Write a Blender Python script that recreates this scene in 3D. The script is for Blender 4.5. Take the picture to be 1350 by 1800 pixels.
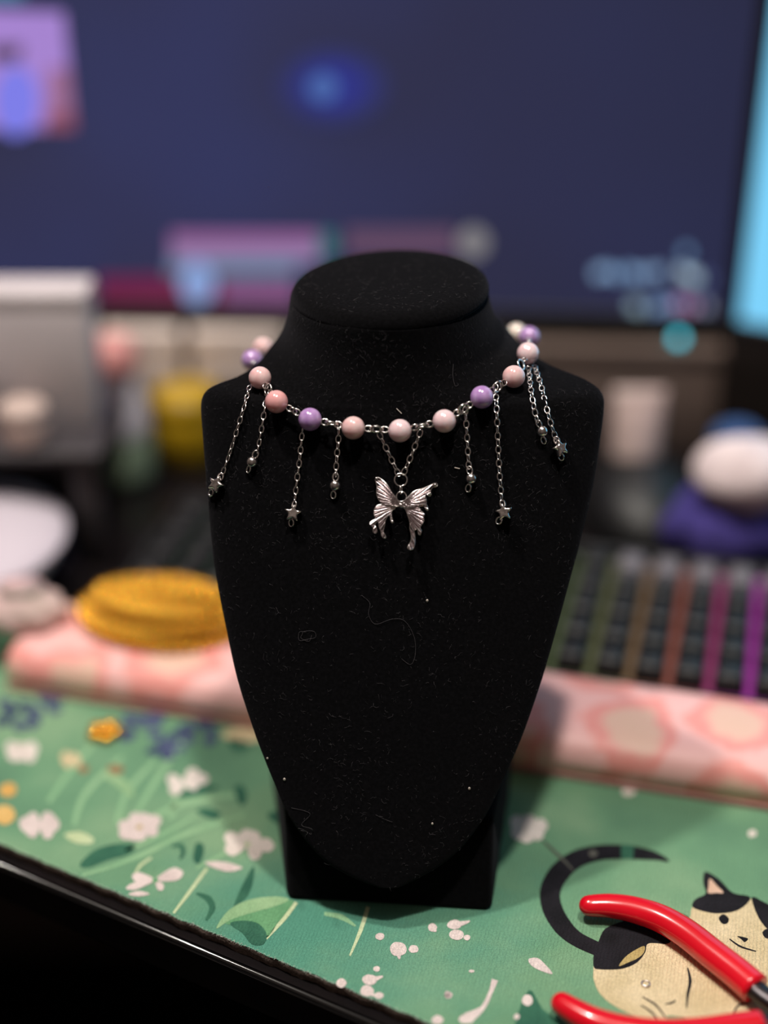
import bpy, bmesh, math, random
from mathutils import Vector, Matrix
from mathutils.bvhtree import BVHTree
import numpy as np

random.seed(7)
for o in list(bpy.data.objects):
    bpy.data.objects.remove(o, do_unlink=True)
scene = bpy.context.scene
COL = scene.collection
MM = 0.001

# ------------------------------------------------------------------ camera
PITCH = math.radians(28.0)
FPX = 2700.0                                   # focal length in pixels of a 1350 x 1800 frame
CAM = Vector((0.0, -400.0, 365.0))             # millimetres, mat surface is z = 0
cd = bpy.data.cameras.new('camera')
cam = bpy.data.objects.new('camera', cd)
COL.objects.link(cam)
cam.location = CAM * MM
cam.rotation_euler = (math.radians(90) - PITCH, 0, 0)
cd.sensor_fit = 'VERTICAL'
cd.sensor_height = 36.0
cd.sensor_width = 27.0
cd.lens = FPX / 1800.0 * 36.0
cd.clip_start = 0.02
cd.clip_end = 20
cd.dof.use_dof = True
cd.dof.focus_distance = 0.507
cd.dof.aperture_fstop = 54.0 / 29.0
scene.camera = cam

# ------------------------------------------------------------------ world, lamps, exposure
w = bpy.data.worlds.new('room_ambience')
scene.world = w
w.use_nodes = True
w.node_tree.nodes['Background'].inputs[0].default_value = (0.80, 0.78, 0.86, 1)
w.node_tree.nodes['Background'].inputs[1].default_value = 0.02

def point(name, loc, energy, radius, col):
    l = bpy.data.lights.new(name, 'POINT')
    l.energy = energy
    l.shadow_soft_size = radius
    l.color = col
    o = bpy.data.objects.new(name, l)
    o.location = loc
    COL.objects.link(o)

point('ceiling_bulb', (-0.44, 0.20, 1.50), 57, 0.042, (1.0, 0.93, 0.85))
point('ceiling_bulb', (0.09, -0.16, 1.50), 57, 0.042, (1.0, 0.93, 0.85))

vs = scene.view_settings
vs.view_transform = 'Standard'
vs.look = 'None'
vs.exposure = 0.0
vs.gamma = 1.0
vs.use_curve_mapping = False

# ------------------------------------------------------------------ layout helpers (photo pixel -> point on a real surface)
CR = Vector((1, 0, 0))
CU = Vector((0, math.sin(PITCH), math.cos(PITCH)))
CF = Vector((0, math.cos(PITCH), -math.sin(PITCH)))

def ray(x, y):
    return CF + CR * ((x - 675) / FPX) - CU * ((y - 900) / FPX)

def onz(x, y, z=0.0):
    d = ray(x, y)
    return CAM + d * ((z - CAM.z) / d.z)

def ony(x, y, Y):
    d = ray(x, y)
    return CAM + d * ((Y - CAM.y) / d.y)

# ------------------------------------------------------------------ object helpers
W = {}

def link(o, parent, M):
    COL.objects.link(o)
    W[o.name] = M
    if parent is not None:
        o.parent = parent
        o.matrix_basis = W[parent.name].inverted() @ M
    else:
        o.matrix_basis = M
    return o

def TM(v, rz=0.0):
    return Matrix.Translation(Vector(v) * MM) @ Matrix.Rotation(rz, 4, 'Z')

def tag(o, label, cat, group=None, kind=None):
    if label: o['label'] = label
    if cat: o['category'] = cat
    if group: o['group'] = group
    if kind: o['kind'] = kind
    return o

def empty(name, loc, parent=None, rz=0.0):
    o = bpy.data.objects.new(name, None)
    o.empty_display_size = 0.01
    return link(o, parent, TM(loc, rz))

def mesh_of(name, verts, faces, mats, smooth=True, fmat=None):
    me = bpy.data.meshes.new(name)
    me.from_pydata([tuple(Vector(v) * MM) for v in verts], [], faces)
    for m in (mats if isinstance(mats, (list, tuple)) else [mats]):
        me.materials.append(m)
    if fmat:
        me.polygons.foreach_set('material_index', fmat)
    if smooth:
        me.polygons.foreach_set('use_smooth', [True] * len(me.polygons))
    me.update()
    return me

def fix_normals(me):
    bm = bmesh.new(); bm.from_mesh(me)
    bmesh.ops.recalc_face_normals(bm, faces=bm.faces)
    bm.to_mesh(me); bm.free()
    return me

def obj(name, me, parent=None, M=None):
    return link(bpy.data.objects.new(name, me), parent, M if M is not None else Matrix.Identity(4))

class MB:
    """collects shapes (millimetres) into one mesh"""
    def __init__(s):
        s.v = []; s.f = []; s.m = []
    def add(s, verts, faces, mi=0):
        b = len(s.v)
        s.v += [Vector(p) for p in verts]
        s.f += [tuple(i + b for i in f) for f in faces]
        s.m += [mi] * len(faces)
        return s
    def xf(s, M):
        s.v = [M @ p for p in s.v]; return s
    def mesh(s, name, mats, smooth=True):
        return fix_normals(mesh_of(name, s.v, s.f, mats, smooth, s.m))
    def build(s, name, mats, parent=None, smooth=True, M=None):
        return obj(name, s.mesh(name, mats, smooth), parent, M)
    def build_at(s, name, mats, parent, origin, smooth=True):
        o = Vector(origin)
        s.v = [p - o for p in s.v]
        return obj(name, s.mesh(name, mats, smooth), parent, TM(o))

def loft(mb, rings, closed=True, caps=True, mi=0):
    n = len(rings[0]); b = []
    fs = []
    for i in range(len(rings) - 1):
        for j in range(n if closed else n - 1):
            k = (j + 1) % n
            fs.append((i * n + j, i * n + k, (i + 1) * n + k, (i + 1) * n + j))
    if caps:
        fs.append(tuple(range(n - 1, -1, -1)))
        fs.append(tuple((len(rings) - 1) * n + j for j in range(n)))
    mb.add([p for r in rings for p in r], fs, mi)
    return mb

def lathe(mb, prof, c=(0, 0, 0), n=32, mi=0, caps=True):
    rings = [[(c[0] + r * math.cos(2 * math.pi * j / n), c[1] + r * math.sin(2 * math.pi * j / n), c[2] + z) for j in range(n)] for r, z in prof]
    return loft(mb, rings, True, caps, mi)

def catmull(pts, sub=6, closed=False):
    P = [Vector(p) for p in pts]; n = len(P); out = []
    rng = range(n if closed else n - 1)
    for i in rng:
        if closed:
            a, b, c, d = P[(i - 1) % n], P[i], P[(i + 1) % n], P[(i + 2) % n]
        else:
            a, b, c, d = P[max(i - 1, 0)], P[i], P[i + 1], P[min(i + 2, n - 1)]
        for k in range(sub):
            t = k / sub
            out.append(0.5 * ((2 * b) + (c - a) * t + (2 * a - 5 * b + 4 * c - d) * t * t + (3 * b - a - 3 * c + d) * t ** 3))
    if not closed: out.append(P[-1])
    return out

def tube(mb, path, rad, n=10, closed=False, mi=0, round_ends=False, flat=1.0, up=(0, 0, 1)):
    P = [Vector(p) for p in path]
    m = len(P)
    R = [rad] * m if not hasattr(rad, '__len__') else list(rad)
    T = []
    for i in range(m):
        a = P[(i - 1) % m] if (closed or i > 0) else P[i]
        b = P[(i + 1) % m] if (closed or i < m - 1) else P[i]
        T.append((b - a).normalized())
    if round_ends and not closed:
        P2, R2, T2 = [], [], []
        for k in range(5):
            a = math.pi / 2 * k / 5
            P2.append(P[0] - T[0] * R[0] * math.cos(a)); R2.append(max(R[0] * math.sin(a), R[0] * .03)); T2.append(T[0])
        P2 += P; R2 += R; T2 += T
        for k in range(4, -1, -1):
            a = math.pi / 2 * k / 5
            P2.append(P[-1] + T[-1] * R[-1] * math.cos(a)); R2.append(max(R[-1] * math.sin(a), R[-1] * .03)); T2.append(T[-1])
        P, R, T = P2, R2, T2; m = len(P)
    up = Vector(up)
    rings = []
    for i in range(m):
        x = T[i].cross(up)
        if x.length < 1e-3: x = T[i].cross(Vector((1, 0.2, 0)))
        x.normalize(); y = x.cross(T[i]).normalized()
        rings.append([P[i] + R[i] * (x * math.cos(2 * math.pi * j / n) + y * flat * math.sin(2 * math.pi * j / n)) for j in range(n)])
    if closed:
        rings.append(rings[0])
        loft(mb, rings, True, False, mi)
    else:
        loft(mb, rings, True, True, mi)
    return mb

def rbox(mb, lo, hi, r=1.0, seg=3, M=None, mi=0):
    bm = bmesh.new()
    bmesh.ops.create_cube(bm, size=1)
    for v in bm.verts:
        v.co = Vector(((lo[i] + hi[i]) / 2 + v.co[i] * (hi[i] - lo[i])) for i in range(3))
    if r > 0:
        bmesh.ops.bevel(bm, geom=list(bm.edges), offset=r, segments=seg, profile=0.5, affect='EDGES')
    bm.verts.index_update()
    vs_ = [(M @ v.co if M is not None else v.co.copy()) for v in bm.verts]
    mb.add(vs_, [tuple(v.index for v in f.verts) for f in bm.faces], mi)
    bm.free()
    return mb

def prism(mb, poly, z0, z1, mi=0):
    n = len(poly)
    vs_ = [(p[0], p[1], z0) for p in poly] + [(p[0], p[1], z1) for p in poly]
    fs = [tuple(range(n - 1, -1, -1)), tuple(range(n, 2 * n))] + [(i, (i + 1) % n, n + (i + 1) % n, n + i) for i in range(n)]
    return mb.add(vs_, fs, mi)

def sphere(mb, c, r, n=20, m=12, sc=(1, 1, 1), mi=0):
    rings = []
    for i in range(1, m):
        a = math.pi * i / m
        rings.append([(c[0] + sc[0] * r * math.sin(a) * math.cos(2 * math.pi * j / n), c[1] + sc[1] * r * math.sin(a) * math.sin(2 * math.pi * j / n), c[2] + sc[2] * r * math.cos(a)) for j in range(n)])
    b = len(mb.v)
    loft(mb, rings, True, False, mi)
    t = len(mb.v)
    mb.v += [Vector((c[0], c[1], c[2] + sc[2] * r)), Vector((c[0], c[1], c[2] - sc[2] * r))]
    for j in range(n):
        k = (j + 1) % n
        mb.f.append((t, b + j, b + k)); mb.m.append(mi)
        q = b + (m - 2) * n
        mb.f.append((t + 1, q + k, q + j)); mb.m.append(mi)
    return mb

# ------------------------------------------------------------------ materials
def lin(h):
    h = h.lstrip('#')
    out = []
    for i in (0, 2, 4):
        c = int(h[i:i + 2], 16) / 255
        out.append(c / 12.92 if c <= 0.04045 else ((c + 0.055) / 1.055) ** 2.4)
    return tuple(out) + (1.0,)

def new_mat(name):
    m = bpy.data.materials.new(name); m.use_nodes = True
    return m, m.node_tree, m.node_tree.nodes['Principled BSDF']

def noise_mix(nt, c1, c2, scale, lo=0.35, hi=0.65, detail=3, coord='Object', dist=0.0):
    tc = nt.nodes.new('ShaderNodeTexCoord')
    n = nt.nodes.new('ShaderNodeTexNoise')
    n.inputs['Scale'].default_value = scale
    n.inputs['Detail'].default_value = detail
    n.inputs['Distortion'].default_value = dist
    nt.links.new(tc.outputs[coord], n.inputs['Vector'])
    r = nt.nodes.new('ShaderNodeValToRGB')
    r.color_ramp.elements[0].position = lo; r.color_ramp.elements[0].color = c1
    r.color_ramp.elements[1].position = hi; r.color_ramp.elements[1].color = c2
    nt.links.new(n.outputs['Fac'], r.inputs['Fac'])
    return r, n, tc

def mat(name, c1, c2=None, scale=200, rough=0.5, metal=0.0, bump=0.0, bscale=2000, coat=0.0, sss=0.0, sssr=2.0, spec=0.5, lo=.35, hi=.65, trans=0.0):
    m, nt, b = new_mat(name)
    c1 = lin(c1)
    if c2:
        r, n, tc = noise_mix(nt, c1, lin(c2), scale, lo, hi)
        nt.links.new(r.outputs['Color'], b.inputs['Base Color'])
    else:
        b.inputs['Base Color'].default_value = c1
    b.inputs['Roughness'].default_value = rough
    b.inputs['Metallic'].default_value = metal
    b.inputs['Coat Weight'].default_value = coat
    b.inputs['Coat Roughness'].default_value = 0.06
    b.inputs['Specular IOR Level'].default_value = spec
    b.inputs['Transmission Weight'].default_value = trans
    if sss:
        b.inputs['Subsurface Weight'].default_value = sss
        b.inputs['Subsurface Radius'].default_value = (1.0, .75, .75)
        b.inputs['Subsurface Scale'].default_value = sssr * MM
    if bump:
        tc = nt.nodes.new('ShaderNodeTexCoord')
        n = nt.nodes.new('ShaderNodeTexNoise'); n.inputs['Scale'].default_value = bscale; n.inputs['Detail'].default_value = 4
        nt.links.new(tc.outputs['Object'], n.inputs['Vector'])
        bp = nt.nodes.new('ShaderNodeBump'); bp.inputs['Strength'].default_value = bump; bp.inputs['Distance'].default_value = 0.0004
        nt.links.new(n.outputs['Fac'], bp.inputs['Height'])
        nt.links.new(bp.outputs['Normal'], b.inputs['Normal'])
    return m

def emit(name, col, strength=1.0):
    m, nt, b = new_mat(name)
    b.inputs['Base Color'].default_value = (0.01, 0.01, 0.01, 1)
    b.inputs['Roughness'].default_value = 0.35
    b.inputs['Specular IOR Level'].default_value = 0.2
    b.inputs['Emission Color'].default_value = lin(col)
    b.inputs['Emission Strength'].default_value = strength
    return m

def fabric(name, c1, c2=None, scale=40, c3=None):
    """printed woven cloth: colour wash plus ribbed weave relief"""
    m, nt, b = new_mat(name)
    b.inputs['Roughness'].default_value = 0.9
    b.inputs['Specular IOR Level'].default_value = 0.15
    b.inputs['Sheen Weight'].default_value = 0.03
    tc = nt.nodes.new('ShaderNodeTexCoord')
    if c2:
        r, n, _ = noise_mix(nt, lin(c1), lin(c2), scale, .36, .64, 3)
        if c3:
            e = r.color_ramp.elements.new(0.5); e.color = lin(c3)
        src = r.outputs['Color']
    else:
        rgb = nt.nodes.new('ShaderNodeRGB'); rgb.outputs[0].default_value = lin(c1); src = rgb.outputs[0]
    # fine thread mottling
    fn = nt.nodes.new('ShaderNodeTexNoise'); fn.inputs['Scale'].default_value = 1900; fn.inputs['Detail'].default_value = 2
    nt.links.new(tc.outputs['Object'], fn.inputs['Vector'])
    mr = nt.nodes.new('ShaderNodeMapRange'); mr.inputs['From Min'].default_value = .3; mr.inputs['From Max'].default_value = .7
    mr.inputs['To Min'].default_value = .80; mr.inputs['To Max'].default_value = 1.16
    nt.links.new(fn.outputs['Fac'], mr.inputs['Value'])
    mx = nt.nodes.new('ShaderNodeMix'); mx.data_type = 'RGBA'; mx.blend_type = 'MULTIPLY'; mx.inputs['Factor'].default_value = 1
    nt.links.new(src, mx.inputs['A']); nt.links.new(mr.outputs['Result'], mx.inputs['B'])
    nt.links.new(mx.outputs['Result'], b.inputs['Base Color'])
    mp = nt.nodes.new('ShaderNodeMapping'); mp.inputs['Rotation'].default_value = (0, 0, math.radians(14))
    nt.links.new(tc.outputs['Object'], mp.inputs['Vector'])
    wv = nt.nodes.new('ShaderNodeTexWave'); wv.inputs['Scale'].default_value = 260; wv.inputs['Distortion'].default_value = 3.5
    wv.inputs['Detail'].default_value = 2; wv.inputs['Detail Scale'].default_value = 2.0
    nt.links.new(mp.outputs['Vector'], wv.inputs['Vector'])
    ad = nt.nodes.new('ShaderNodeMath'); ad.operation = 'ADD'
    nt.links.new(wv.outputs['Fac'], ad.inputs[0]); nt.links.new(fn.outputs['Fac'], ad.inputs[1])
    bp = nt.nodes.new('ShaderNodeBump'); bp.inputs['Strength'].default_value = .95; bp.inputs['Distance'].default_value = .00025
    nt.links.new(ad.outputs[0], bp.inputs['Height']); nt.links.new(bp.outputs['Normal'], b.inputs['Normal'])
    return m

def velvet(name):
    m, nt, b = new_mat(name)
    r, n, tc = noise_mix(nt, (0.0007, 0.0007, 0.0008, 1), (0.0028, 0.0027, 0.0032, 1), 900, .4, .75, 5)
    nt.links.new(r.outputs['Color'], b.inputs['Base Color'])
    b.inputs['Roughness'].default_value = 1.0
    b.inputs['Specular IOR Level'].default_value = 0.03
    b.inputs['Sheen Weight'].default_value = 0.036
    b.inputs['Sheen Roughness'].default_value = 0.6
    b.inputs['Sheen Tint'].default_value = (0.8, 0.78, 0.9, 1)
    bp = nt.nodes.new('ShaderNodeBump'); bp.inputs['Strength'].default_value = .6; bp.inputs['Distance'].default_value = .0003
    nt.links.new(n.outputs['Fac'], bp.inputs['Height']); nt.links.new(bp.outputs['Normal'], b.inputs['Normal'])
    return m

M_VELVET = velvet('black_velvet')
M_LINT = mat('lint_fibre', '#474347', rough=.9)
M_SPECK = mat('pale_speck', '#c9bdb4', rough=.9)
M_CHROME = mat('silver_plate', '#efe8e6', rough=.19, metal=1.0)
M_CHROMED = mat('silver_plate_ribbed', '#d6c8ca', rough=.2, metal=1.0)

def stone(name, c1, c2, scale):
    m = mat(name, c1, c2, scale=scale, rough=.13, sss=.8, sssr=2.8, coat=.8, spec=.8, lo=.3, hi=.7)
    return m
M_ROSE = stone('rose_quartz', '#deb2b4', '#ecd2d1', 240)
M_ROSE2 = stone('deep_rose_quartz', '#dc9fa1', '#e6b4b3', 230)
M_PALE = stone('pale_rose_quartz', '#e0bfc6', '#f0dcde', 220)
M_LILAC = stone('lavender_stone', '#a47bb8', '#c7a8d6', 330)
M_CREAM = stone('cream_quartz', '#dccfc4', '#eee4da', 220)

# ================================================================== STRUCTURE
M_FLOOR = mat('dark_carpet', '#0b0a0b', '#121013', 60, rough=1.0, spec=.05)
M_WALL = mat('dim_wall', '#5a4d49', '#51463f', 6, rough=.95)
MB().add([(-1700, -1500, -745), (1700, -1500, -745), (1700, 760, -745), (-1700, 760, -745)], [(0, 1, 2, 3)]).build('floor', M_FLOOR)
tag(bpy.data.objects['floor'], 'near black carpet below the desk', None, kind='structure')
MB().add([(-1700, 760, -745), (1700, 760, -745), (1700, 760, 1900), (-1700, 760, 1900)], [(0, 1, 2, 3)]).build('wall_back', M_WALL)
tag(bpy.data.objects['wall_back'], 'dim brown wall behind the monitors', None, kind='structure')

M_CEIL = mat('grey_ceiling', '#6a6866', '#646260', 4, rough=.95)
M_WALLD = mat('dark_wall', '#5c5450', '#554d49', 5, rough=.95)
for nm, q_, m_, lb in (('ceiling', [(-1700, -1500, 1900), (1700, -1500, 1900), (1700, 760, 1900), (-1700, 760, 1900)], M_CEIL, 'grey ceiling above the desk'),
                       ('wall_left', [(-1700, -1500, -745), (-1700, 760, -745), (-1700, 760, 1900), (-1700, -1500, 1900)], M_WALLD, 'dim wall left of the desk'),
                       ('wall_right', [(1700, -1500, -745), (1700, 760, -745), (1700, 760, 1900), (1700, -1500, 1900)], M_WALLD, 'dim wall right of the desk'),
                       ('wall_front', [(-1700, -1500, -745), (1700, -1500, -745), (1700, -1500, 1900), (-1700, -1500, 1900)], M_WALLD, 'dim wall facing the desk')):
    tag(MB().add(q_, [(0, 1, 2, 3)]).build(nm, m_), lb, None, kind='structure')

# ------------------------------------------------------------------ desk
M_DESK = mat('black_desk_laminate', '#131112', '#181415', 40, rough=.17, bump=.02, bscale=300, spec=.25)
M_DESKEDGE = mat('black_edge_band', '#0d0b0c', '#15110f', 90, rough=.28, spec=.5)
e0, e1 = onz(0, 1519, -4), onz(654, 1798, -4)          # front top edge of the desk
ed = (e1 - e0).normalized()
A = e0 - ed * 900
B = e0 + ed * 560
desk = empty('desk', (0, 250, -745))
tag(desk, 'black laminate desk with a slanting rounded front edge', 'desk')
poly = [(A.x, A.y), (B.x, B.y), (1250, B.y), (1250, 740), (A.x - 60, 740)]
bm = bmesh.new()
vb = [bm.verts.new(Vector((p[0], p[1], -20))) for p in poly]
vt = [bm.verts.new(Vector((p[0], p[1], -4))) for p in poly]
n = len(poly)
bm.faces.new(vt); bm.faces.new(vb[::-1])
for i in range(n): bm.faces.new((vb[i], vb[(i + 1) % n], vt[(i + 1) % n], vt[i]))
bmesh.ops.recalc_face_normals(bm, faces=bm.faces)
bmesh.ops.bevel(bm, geom=[e for e in bm.edges if abs(e.verts[0].co.z - e.verts[1].co.z) < .1 and e.verts[0].co.z > -5], offset=1.6, segments=4, affect='EDGES')
bm.verts.index_update()
mb = MB().add([v.co.copy() for v in bm.verts], [tuple(v.index for v in f.verts) for f in bm.faces]); bm.free()
mb.build('desktop', M_DESK, desk, smooth=False)
nd = Vector((ed.y, -ed.x, 0))                           # outward from the front edge
mb = MB()
bp_ = [A + ed * 5 + nd * 0.05, B - ed * 5 + nd * 0.05]
q = [Vector((p.x, p.y, z)) + nd * o for p in bp_ for z, o in ((-5.8, 0), (-20, 0), (-20, .6), (-5.8, .6))]
mb.add(q, [(0, 1, 5, 4), (1, 2, 6, 5), (2, 3, 7, 6), (3, 0, 4, 7), (0, 3, 2, 1), (4, 5, 6, 7)])
mb.build('edge_band', M_DESKEDGE, desk, smooth=False)
tube(MB(), [A + ed * 4 + nd * -.7 + Vector((0, 0, -1.3)), B - ed * 4 + nd * -.7 + Vector((0, 0, -.9))], 1.05, 20).build('edge_trim', mat('glossy_black_trim', '#0c0b0c', rough=.16, spec=1.0, coat=.6), desk)
M_LEG = mat('black_steel', '#101011', rough=.45)
for lx, ly in ((-560, 560), (1150, 640), (1150, -150), (-330, 330)):
    rbox(MB(), (lx - 25, ly - 25, -745), (lx + 25, ly + 25, -20), 3, 2).build('leg', M_LEG, desk)

# ------------------------------------------------------------------ desk mat
M_MAT = fabric('mat_green_wash', '#5f886c', '#80a481', 16, '#6c9776')
def teal_wash(m):
    nt = m.node_tree; r = [n for n in nt.nodes if n.type == 'VALTORGB'][0]
    tgt = [l for l in nt.links if l.from_node == r][0].to_socket
    tc = nt.nodes.new('ShaderNodeTexCoord')
    mp = nt.nodes.new('ShaderNodeMapping'); c = onz(560, 1640)
    mp.vector_type = 'POINT'; mp.inputs['Location'].default_value = (-c.x * MM / .085, -c.y * MM / .05, 0); mp.inputs['Scale'].default_value = (1 / .085, 1 / .05, 1)
    nt.links.new(tc.outputs['Object'], mp.inputs['Vector'])
    ns = nt.nodes.new('ShaderNodeTexNoise'); ns.inputs['Scale'].default_value = 3.0; ns.inputs['Detail'].default_value = 3
    nt.links.new(mp.outputs['Vector'], ns.inputs['Vector'])
    ln = nt.nodes.new('ShaderNodeVectorMath'); ln.operation = 'LENGTH'; nt.links.new(mp.outputs['Vector'], ln.inputs[0])
    ad = nt.nodes.new('ShaderNodeMath'); ad.operation = 'ADD'; nt.links.new(ln.outputs['Value'], ad.inputs[0]); nt.links.new(ns.outputs['Fac'], ad.inputs[1])
    mr = nt.nodes.new('ShaderNodeMapRange'); mr.inputs['From Min'].default_value = .7; mr.inputs['From Max'].default_value = 1.6; mr.inputs['To Min'].default_value = .8; mr.inputs['To Max'].default_value = 0
    nt.links.new(ad.outputs[0], mr.inputs['Value'])
    mx = nt.nodes.new('ShaderNodeMix'); mx.data_type = 'RGBA'; nt.links.new(mr.outputs['Result'], mx.inputs['Factor'])
    nt.links.new(r.outputs['Color'], mx.inputs['A']); mx.inputs['B'].default_value = lin('#4a8b7a')
    nt.links.new(mx.outputs['Result'], tgt)
teal_wash(M_MAT)
M_MATSIDE = mat('mat_rubber_edge', '#4e4038', '#74625a', 1500, rough=.95, bump=1.0, bscale=1500)
m0, m1 = onz(0, 1483), onz(753, 1798)
md = (m1 - m0).normalized()
KA = math.radians(-14.7)                                 # turn of keyboard, rest and mat against the picture plane
KU = Vector((math.cos(KA), math.sin(KA), 0)); KV = Vector((-math.sin(KA), math.cos(KA), 0))
REST0 = Vector((-160, 130, 0))                           # front left foot of the wrist rest
rear = REST0 + KV * 62
def isect(p, d, q, e):
    k = ((q.x - p.x) * e.y - (q.y - p.y) * e.x) / (d.x * e.y - d.y * e.x)
    return p + d * k
deskmat = empty('desk_mat', (0, 80, -4))
tag(deskmat, 'green desk mat printed with flowers and a cat, under the black bust', 'desk mat')
c_left = m0 - md * 75
c_right = m0 + md * 360
c_rr = isect(c_right, Vector((.25, 1, 0)), rear, KU)
c_rl = isect(c_left, Vector((-.1, 1, 0)), rear, KU)
# top sheet as a grid-free polygon with slightly wavy cut front edge
front = []
N = 260
for i in range(N + 1):
    p = c_left.lerp(c_right, i / N)
    o = 0.25 * math.sin(i * .9) + random.uniform(-.22, .22)
    front.append((p.x + nd.x * o, p.y + nd.y * o))
outline = front + [(c_rr.x, c_rr.y), (c_rl.x, c_rl.y)]
mb = MB(); nn = len(outline)
mb.add([(p[0], p[1], 0) for p in outline], [tuple(range(nn))])
mb.build('cloth_top', M_MAT, deskmat, smooth=False)
mb = MB()
vs_ = []; fs = []
for i, p in enumerate(outline):
    for z, o in ((-.15, .05), (-1.2, .35), (-2.6, .2), (-4, -.1)):
        jit = random.uniform(-.25, .25)
        vs_.append((p[0] + nd.x * (o + jit), p[1] + nd.y * (o + jit), z))
for i in range(nn):
    k = (i + 1) % nn
    for j in range(3):
        fs.append((i * 4 + j, i * 4 + j + 1, k * 4 + j + 1, k * 4 + j))
mb.add(vs_, fs); mb.build('rubber_edge', M_MATSIDE, deskmat)
# frayed pale threads along the cut edge
M_FRAY = mat('frayed_thread', '#9fb3a4', '#c9cfc4', 900, rough=.9)
mb = MB()
for i in range(900):
    p = m0.lerp(m1, random.uniform(-.05, 1.02)) + nd * random.uniform(-.35, .25)
    a = random.uniform(0, 6.28); L = random.uniform(.25, .8)
    q_ = p + Vector((math.cos(a) * L, math.sin(a) * L, random.uniform(-.3, .35)))
    tube(mb, [p + Vector((0, 0, .02)), q_], .07, 3)
o = mb.build('frayed_threads', M_FRAY, deskmat); o['kind'] = 'stuff'

# ---- the print on the mat: flat ink shapes lying in the cloth surface
P_WHITE = fabric('print_white', '#d6cac2', '#e4dad2', 120)
P_PINKW = fabric('print_blush', '#d0c0bd', '#dfd0cc', 120)
P_CREAM = fabric('print_cream', '#cdbb94', '#dccaa6', 60)
P_BLACK = fabric('print_black', '#17161a', '#222026', 80)
P_DKGREEN = fabric('print_dark_green', '#2f5d4c', '#3d6f58', 60)
P_LTGREEN = fabric('print_light_green', '#82aa7e', '#96b98d', 60)
P_MIDGREEN = fabric('print_mid_green', '#5c9168', '#6ba074', 60)
P_STEM = fabric('print_stem', '#bccb9f', '#c9d5b0', 60)
P_STEMG = fabric('print_green_stem', '#85b188', '#92b990', 60)
P_BLUE = fabric('print_blue', '#36425f', '#525b7a', 70)
P_ORANGE = fabric('print_orange', '#d2a45c', '#dcb673', 70)
P_TAN = fabric('print_tan', '#a8935f', '#b7a26c', 70)
P_BROWN = fabric('print_brown', '#8a6a4c', '#9b7a58', 70)
P_PINK = fabric('print_ear_pink', '#d2ad95', '#dab8a2', 70)
P_TEAL = fabric('print_teal', '#3f8876', '#4f9a82', 30)
LAY = [0]
def ink(name, shapes, z=None, smooth=4):
    """shapes: list of (material, closed pixel outline or ('s', path, widths)); one print motif, each outline one flat face"""
    mats = []; mb = MB()
    for k, (m, pts) in enumerate(shapes):
        if m not in mats: mats.append(m)
        zz = .04 + (0 if z is None else z) * .05 + k * .004
        if pts[0] == 's':
            path = catmull([(p[0], p[1], 0) for p in pts[1]], 6)
            ww = pts[2]
            l, r = [], []
            for i, p in enumerate(path):
                a = path[max(i - 1, 0)]; b = path[min(i + 1, len(path) - 1)]
                t = (b - a).normalized(); t_ = i / (len(path) - 1) * (len(ww) - 1)
                i0 = min(int(t_), len(ww) - 2); wd = ww[i0] + (ww[i0 + 1] - ww[i0]) * (t_ - i0)
                nrm = Vector((-t.y, t.x, 0)) * wd / 2
                l.append(p + nrm); r.append(p - nrm)
            vs_ = [onz(p.x, p.y, zz) for p in l] + [onz(p.x, p.y, zz) for p in r]
            nL = len(l)
            mb.add(vs_, [(i, i + 1, nL + i + 1, nL + i) for i in range(nL - 1)], mats.index(m))
        else:
            out = catmull([(p[0], p[1], 0) for p in pts], smooth, True) if smooth > 1 else [Vector((p[0], p[1], 0)) for p in pts]
            vs_ = [onz(p.x, p.y, zz) for p in out]
            mb.add(vs_, [tuple(range(len(vs_)))], mats.index(m))
    me = mesh_of(name, mb.v, mb.f, mats, False, mb.m)
    bm = bmesh.new(); bm.from_mesh(me)
    for f in bm.faces:
        if f.normal.z < 0: f.normal_flip()
    bmesh.ops.triangulate(bm, faces=[f for f in bm.faces if len(f.verts) > 4])
    bm.to_mesh(me); bm.free()
    return obj(name, me, deskmat)
def blob(x, y, rx, ry, rot=0, n=9, jit=.12):
    return [(x + rx * (1 + random.uniform(-jit, jit)) * math.cos(a) * math.cos(rot) - ry * math.sin(a) * math.sin(rot),
             y + rx * math.cos(a) * math.sin(rot) + ry * (1 + random.uniform(-jit, jit)) * math.sin(a) * math.cos(rot)) for a in [2 * math.pi * i / n for i in range(n)]]
def petal(cx, cy, tx, ty, wd):
    dx, dy = tx - cx, ty - cy
    L = math.hypot(dx, dy); nx, ny = -dy / L, dx / L
    return [(cx, cy), (cx + dx * .45 + nx * wd * .42, cy + dy * .45 + ny * wd * .42), (cx + dx * .8 + nx * wd * .5, cy + dy * .8 + ny * wd * .5), (cx + dx * 1.0 + nx * wd * .15, cy + dy * 1.0 + ny * wd * .15),
            (cx + dx * .95 - nx * wd * .2, cy + dy * .95 - ny * wd * .2), (cx + dx * .75 - nx * wd * .5, cy + dy * .75 - ny * wd * .5), (cx + dx * .4 - nx * wd * .4, cy + dy * .4 - ny * wd * .4)]
def flower(cx, cy, tips, wd, m=P_WHITE, heart=None):
    sh = [(m, petal(cx, cy, t[0], t[1], wd if len(t) < 3 else t[2])) for t in tips]
    if heart: sh.append((heart, blob(cx, cy, 6, 4)))
    return ink('printed_flower', sh, 3)
def stem(path, wds, m=P_STEM, z=1): return ink('printed_stem', [(m, ('s', path, wds))], z)
def leaf(pts, m, z=1): return ink('printed_leaf', [(m, pts)], z)

# washes of colour in the cloth print
leaf([(905, 1800), (930, 1740), (955, 1775), (990, 1800), (1000, 1850), (900, 1850)], P_DKGREEN, 1)
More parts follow.
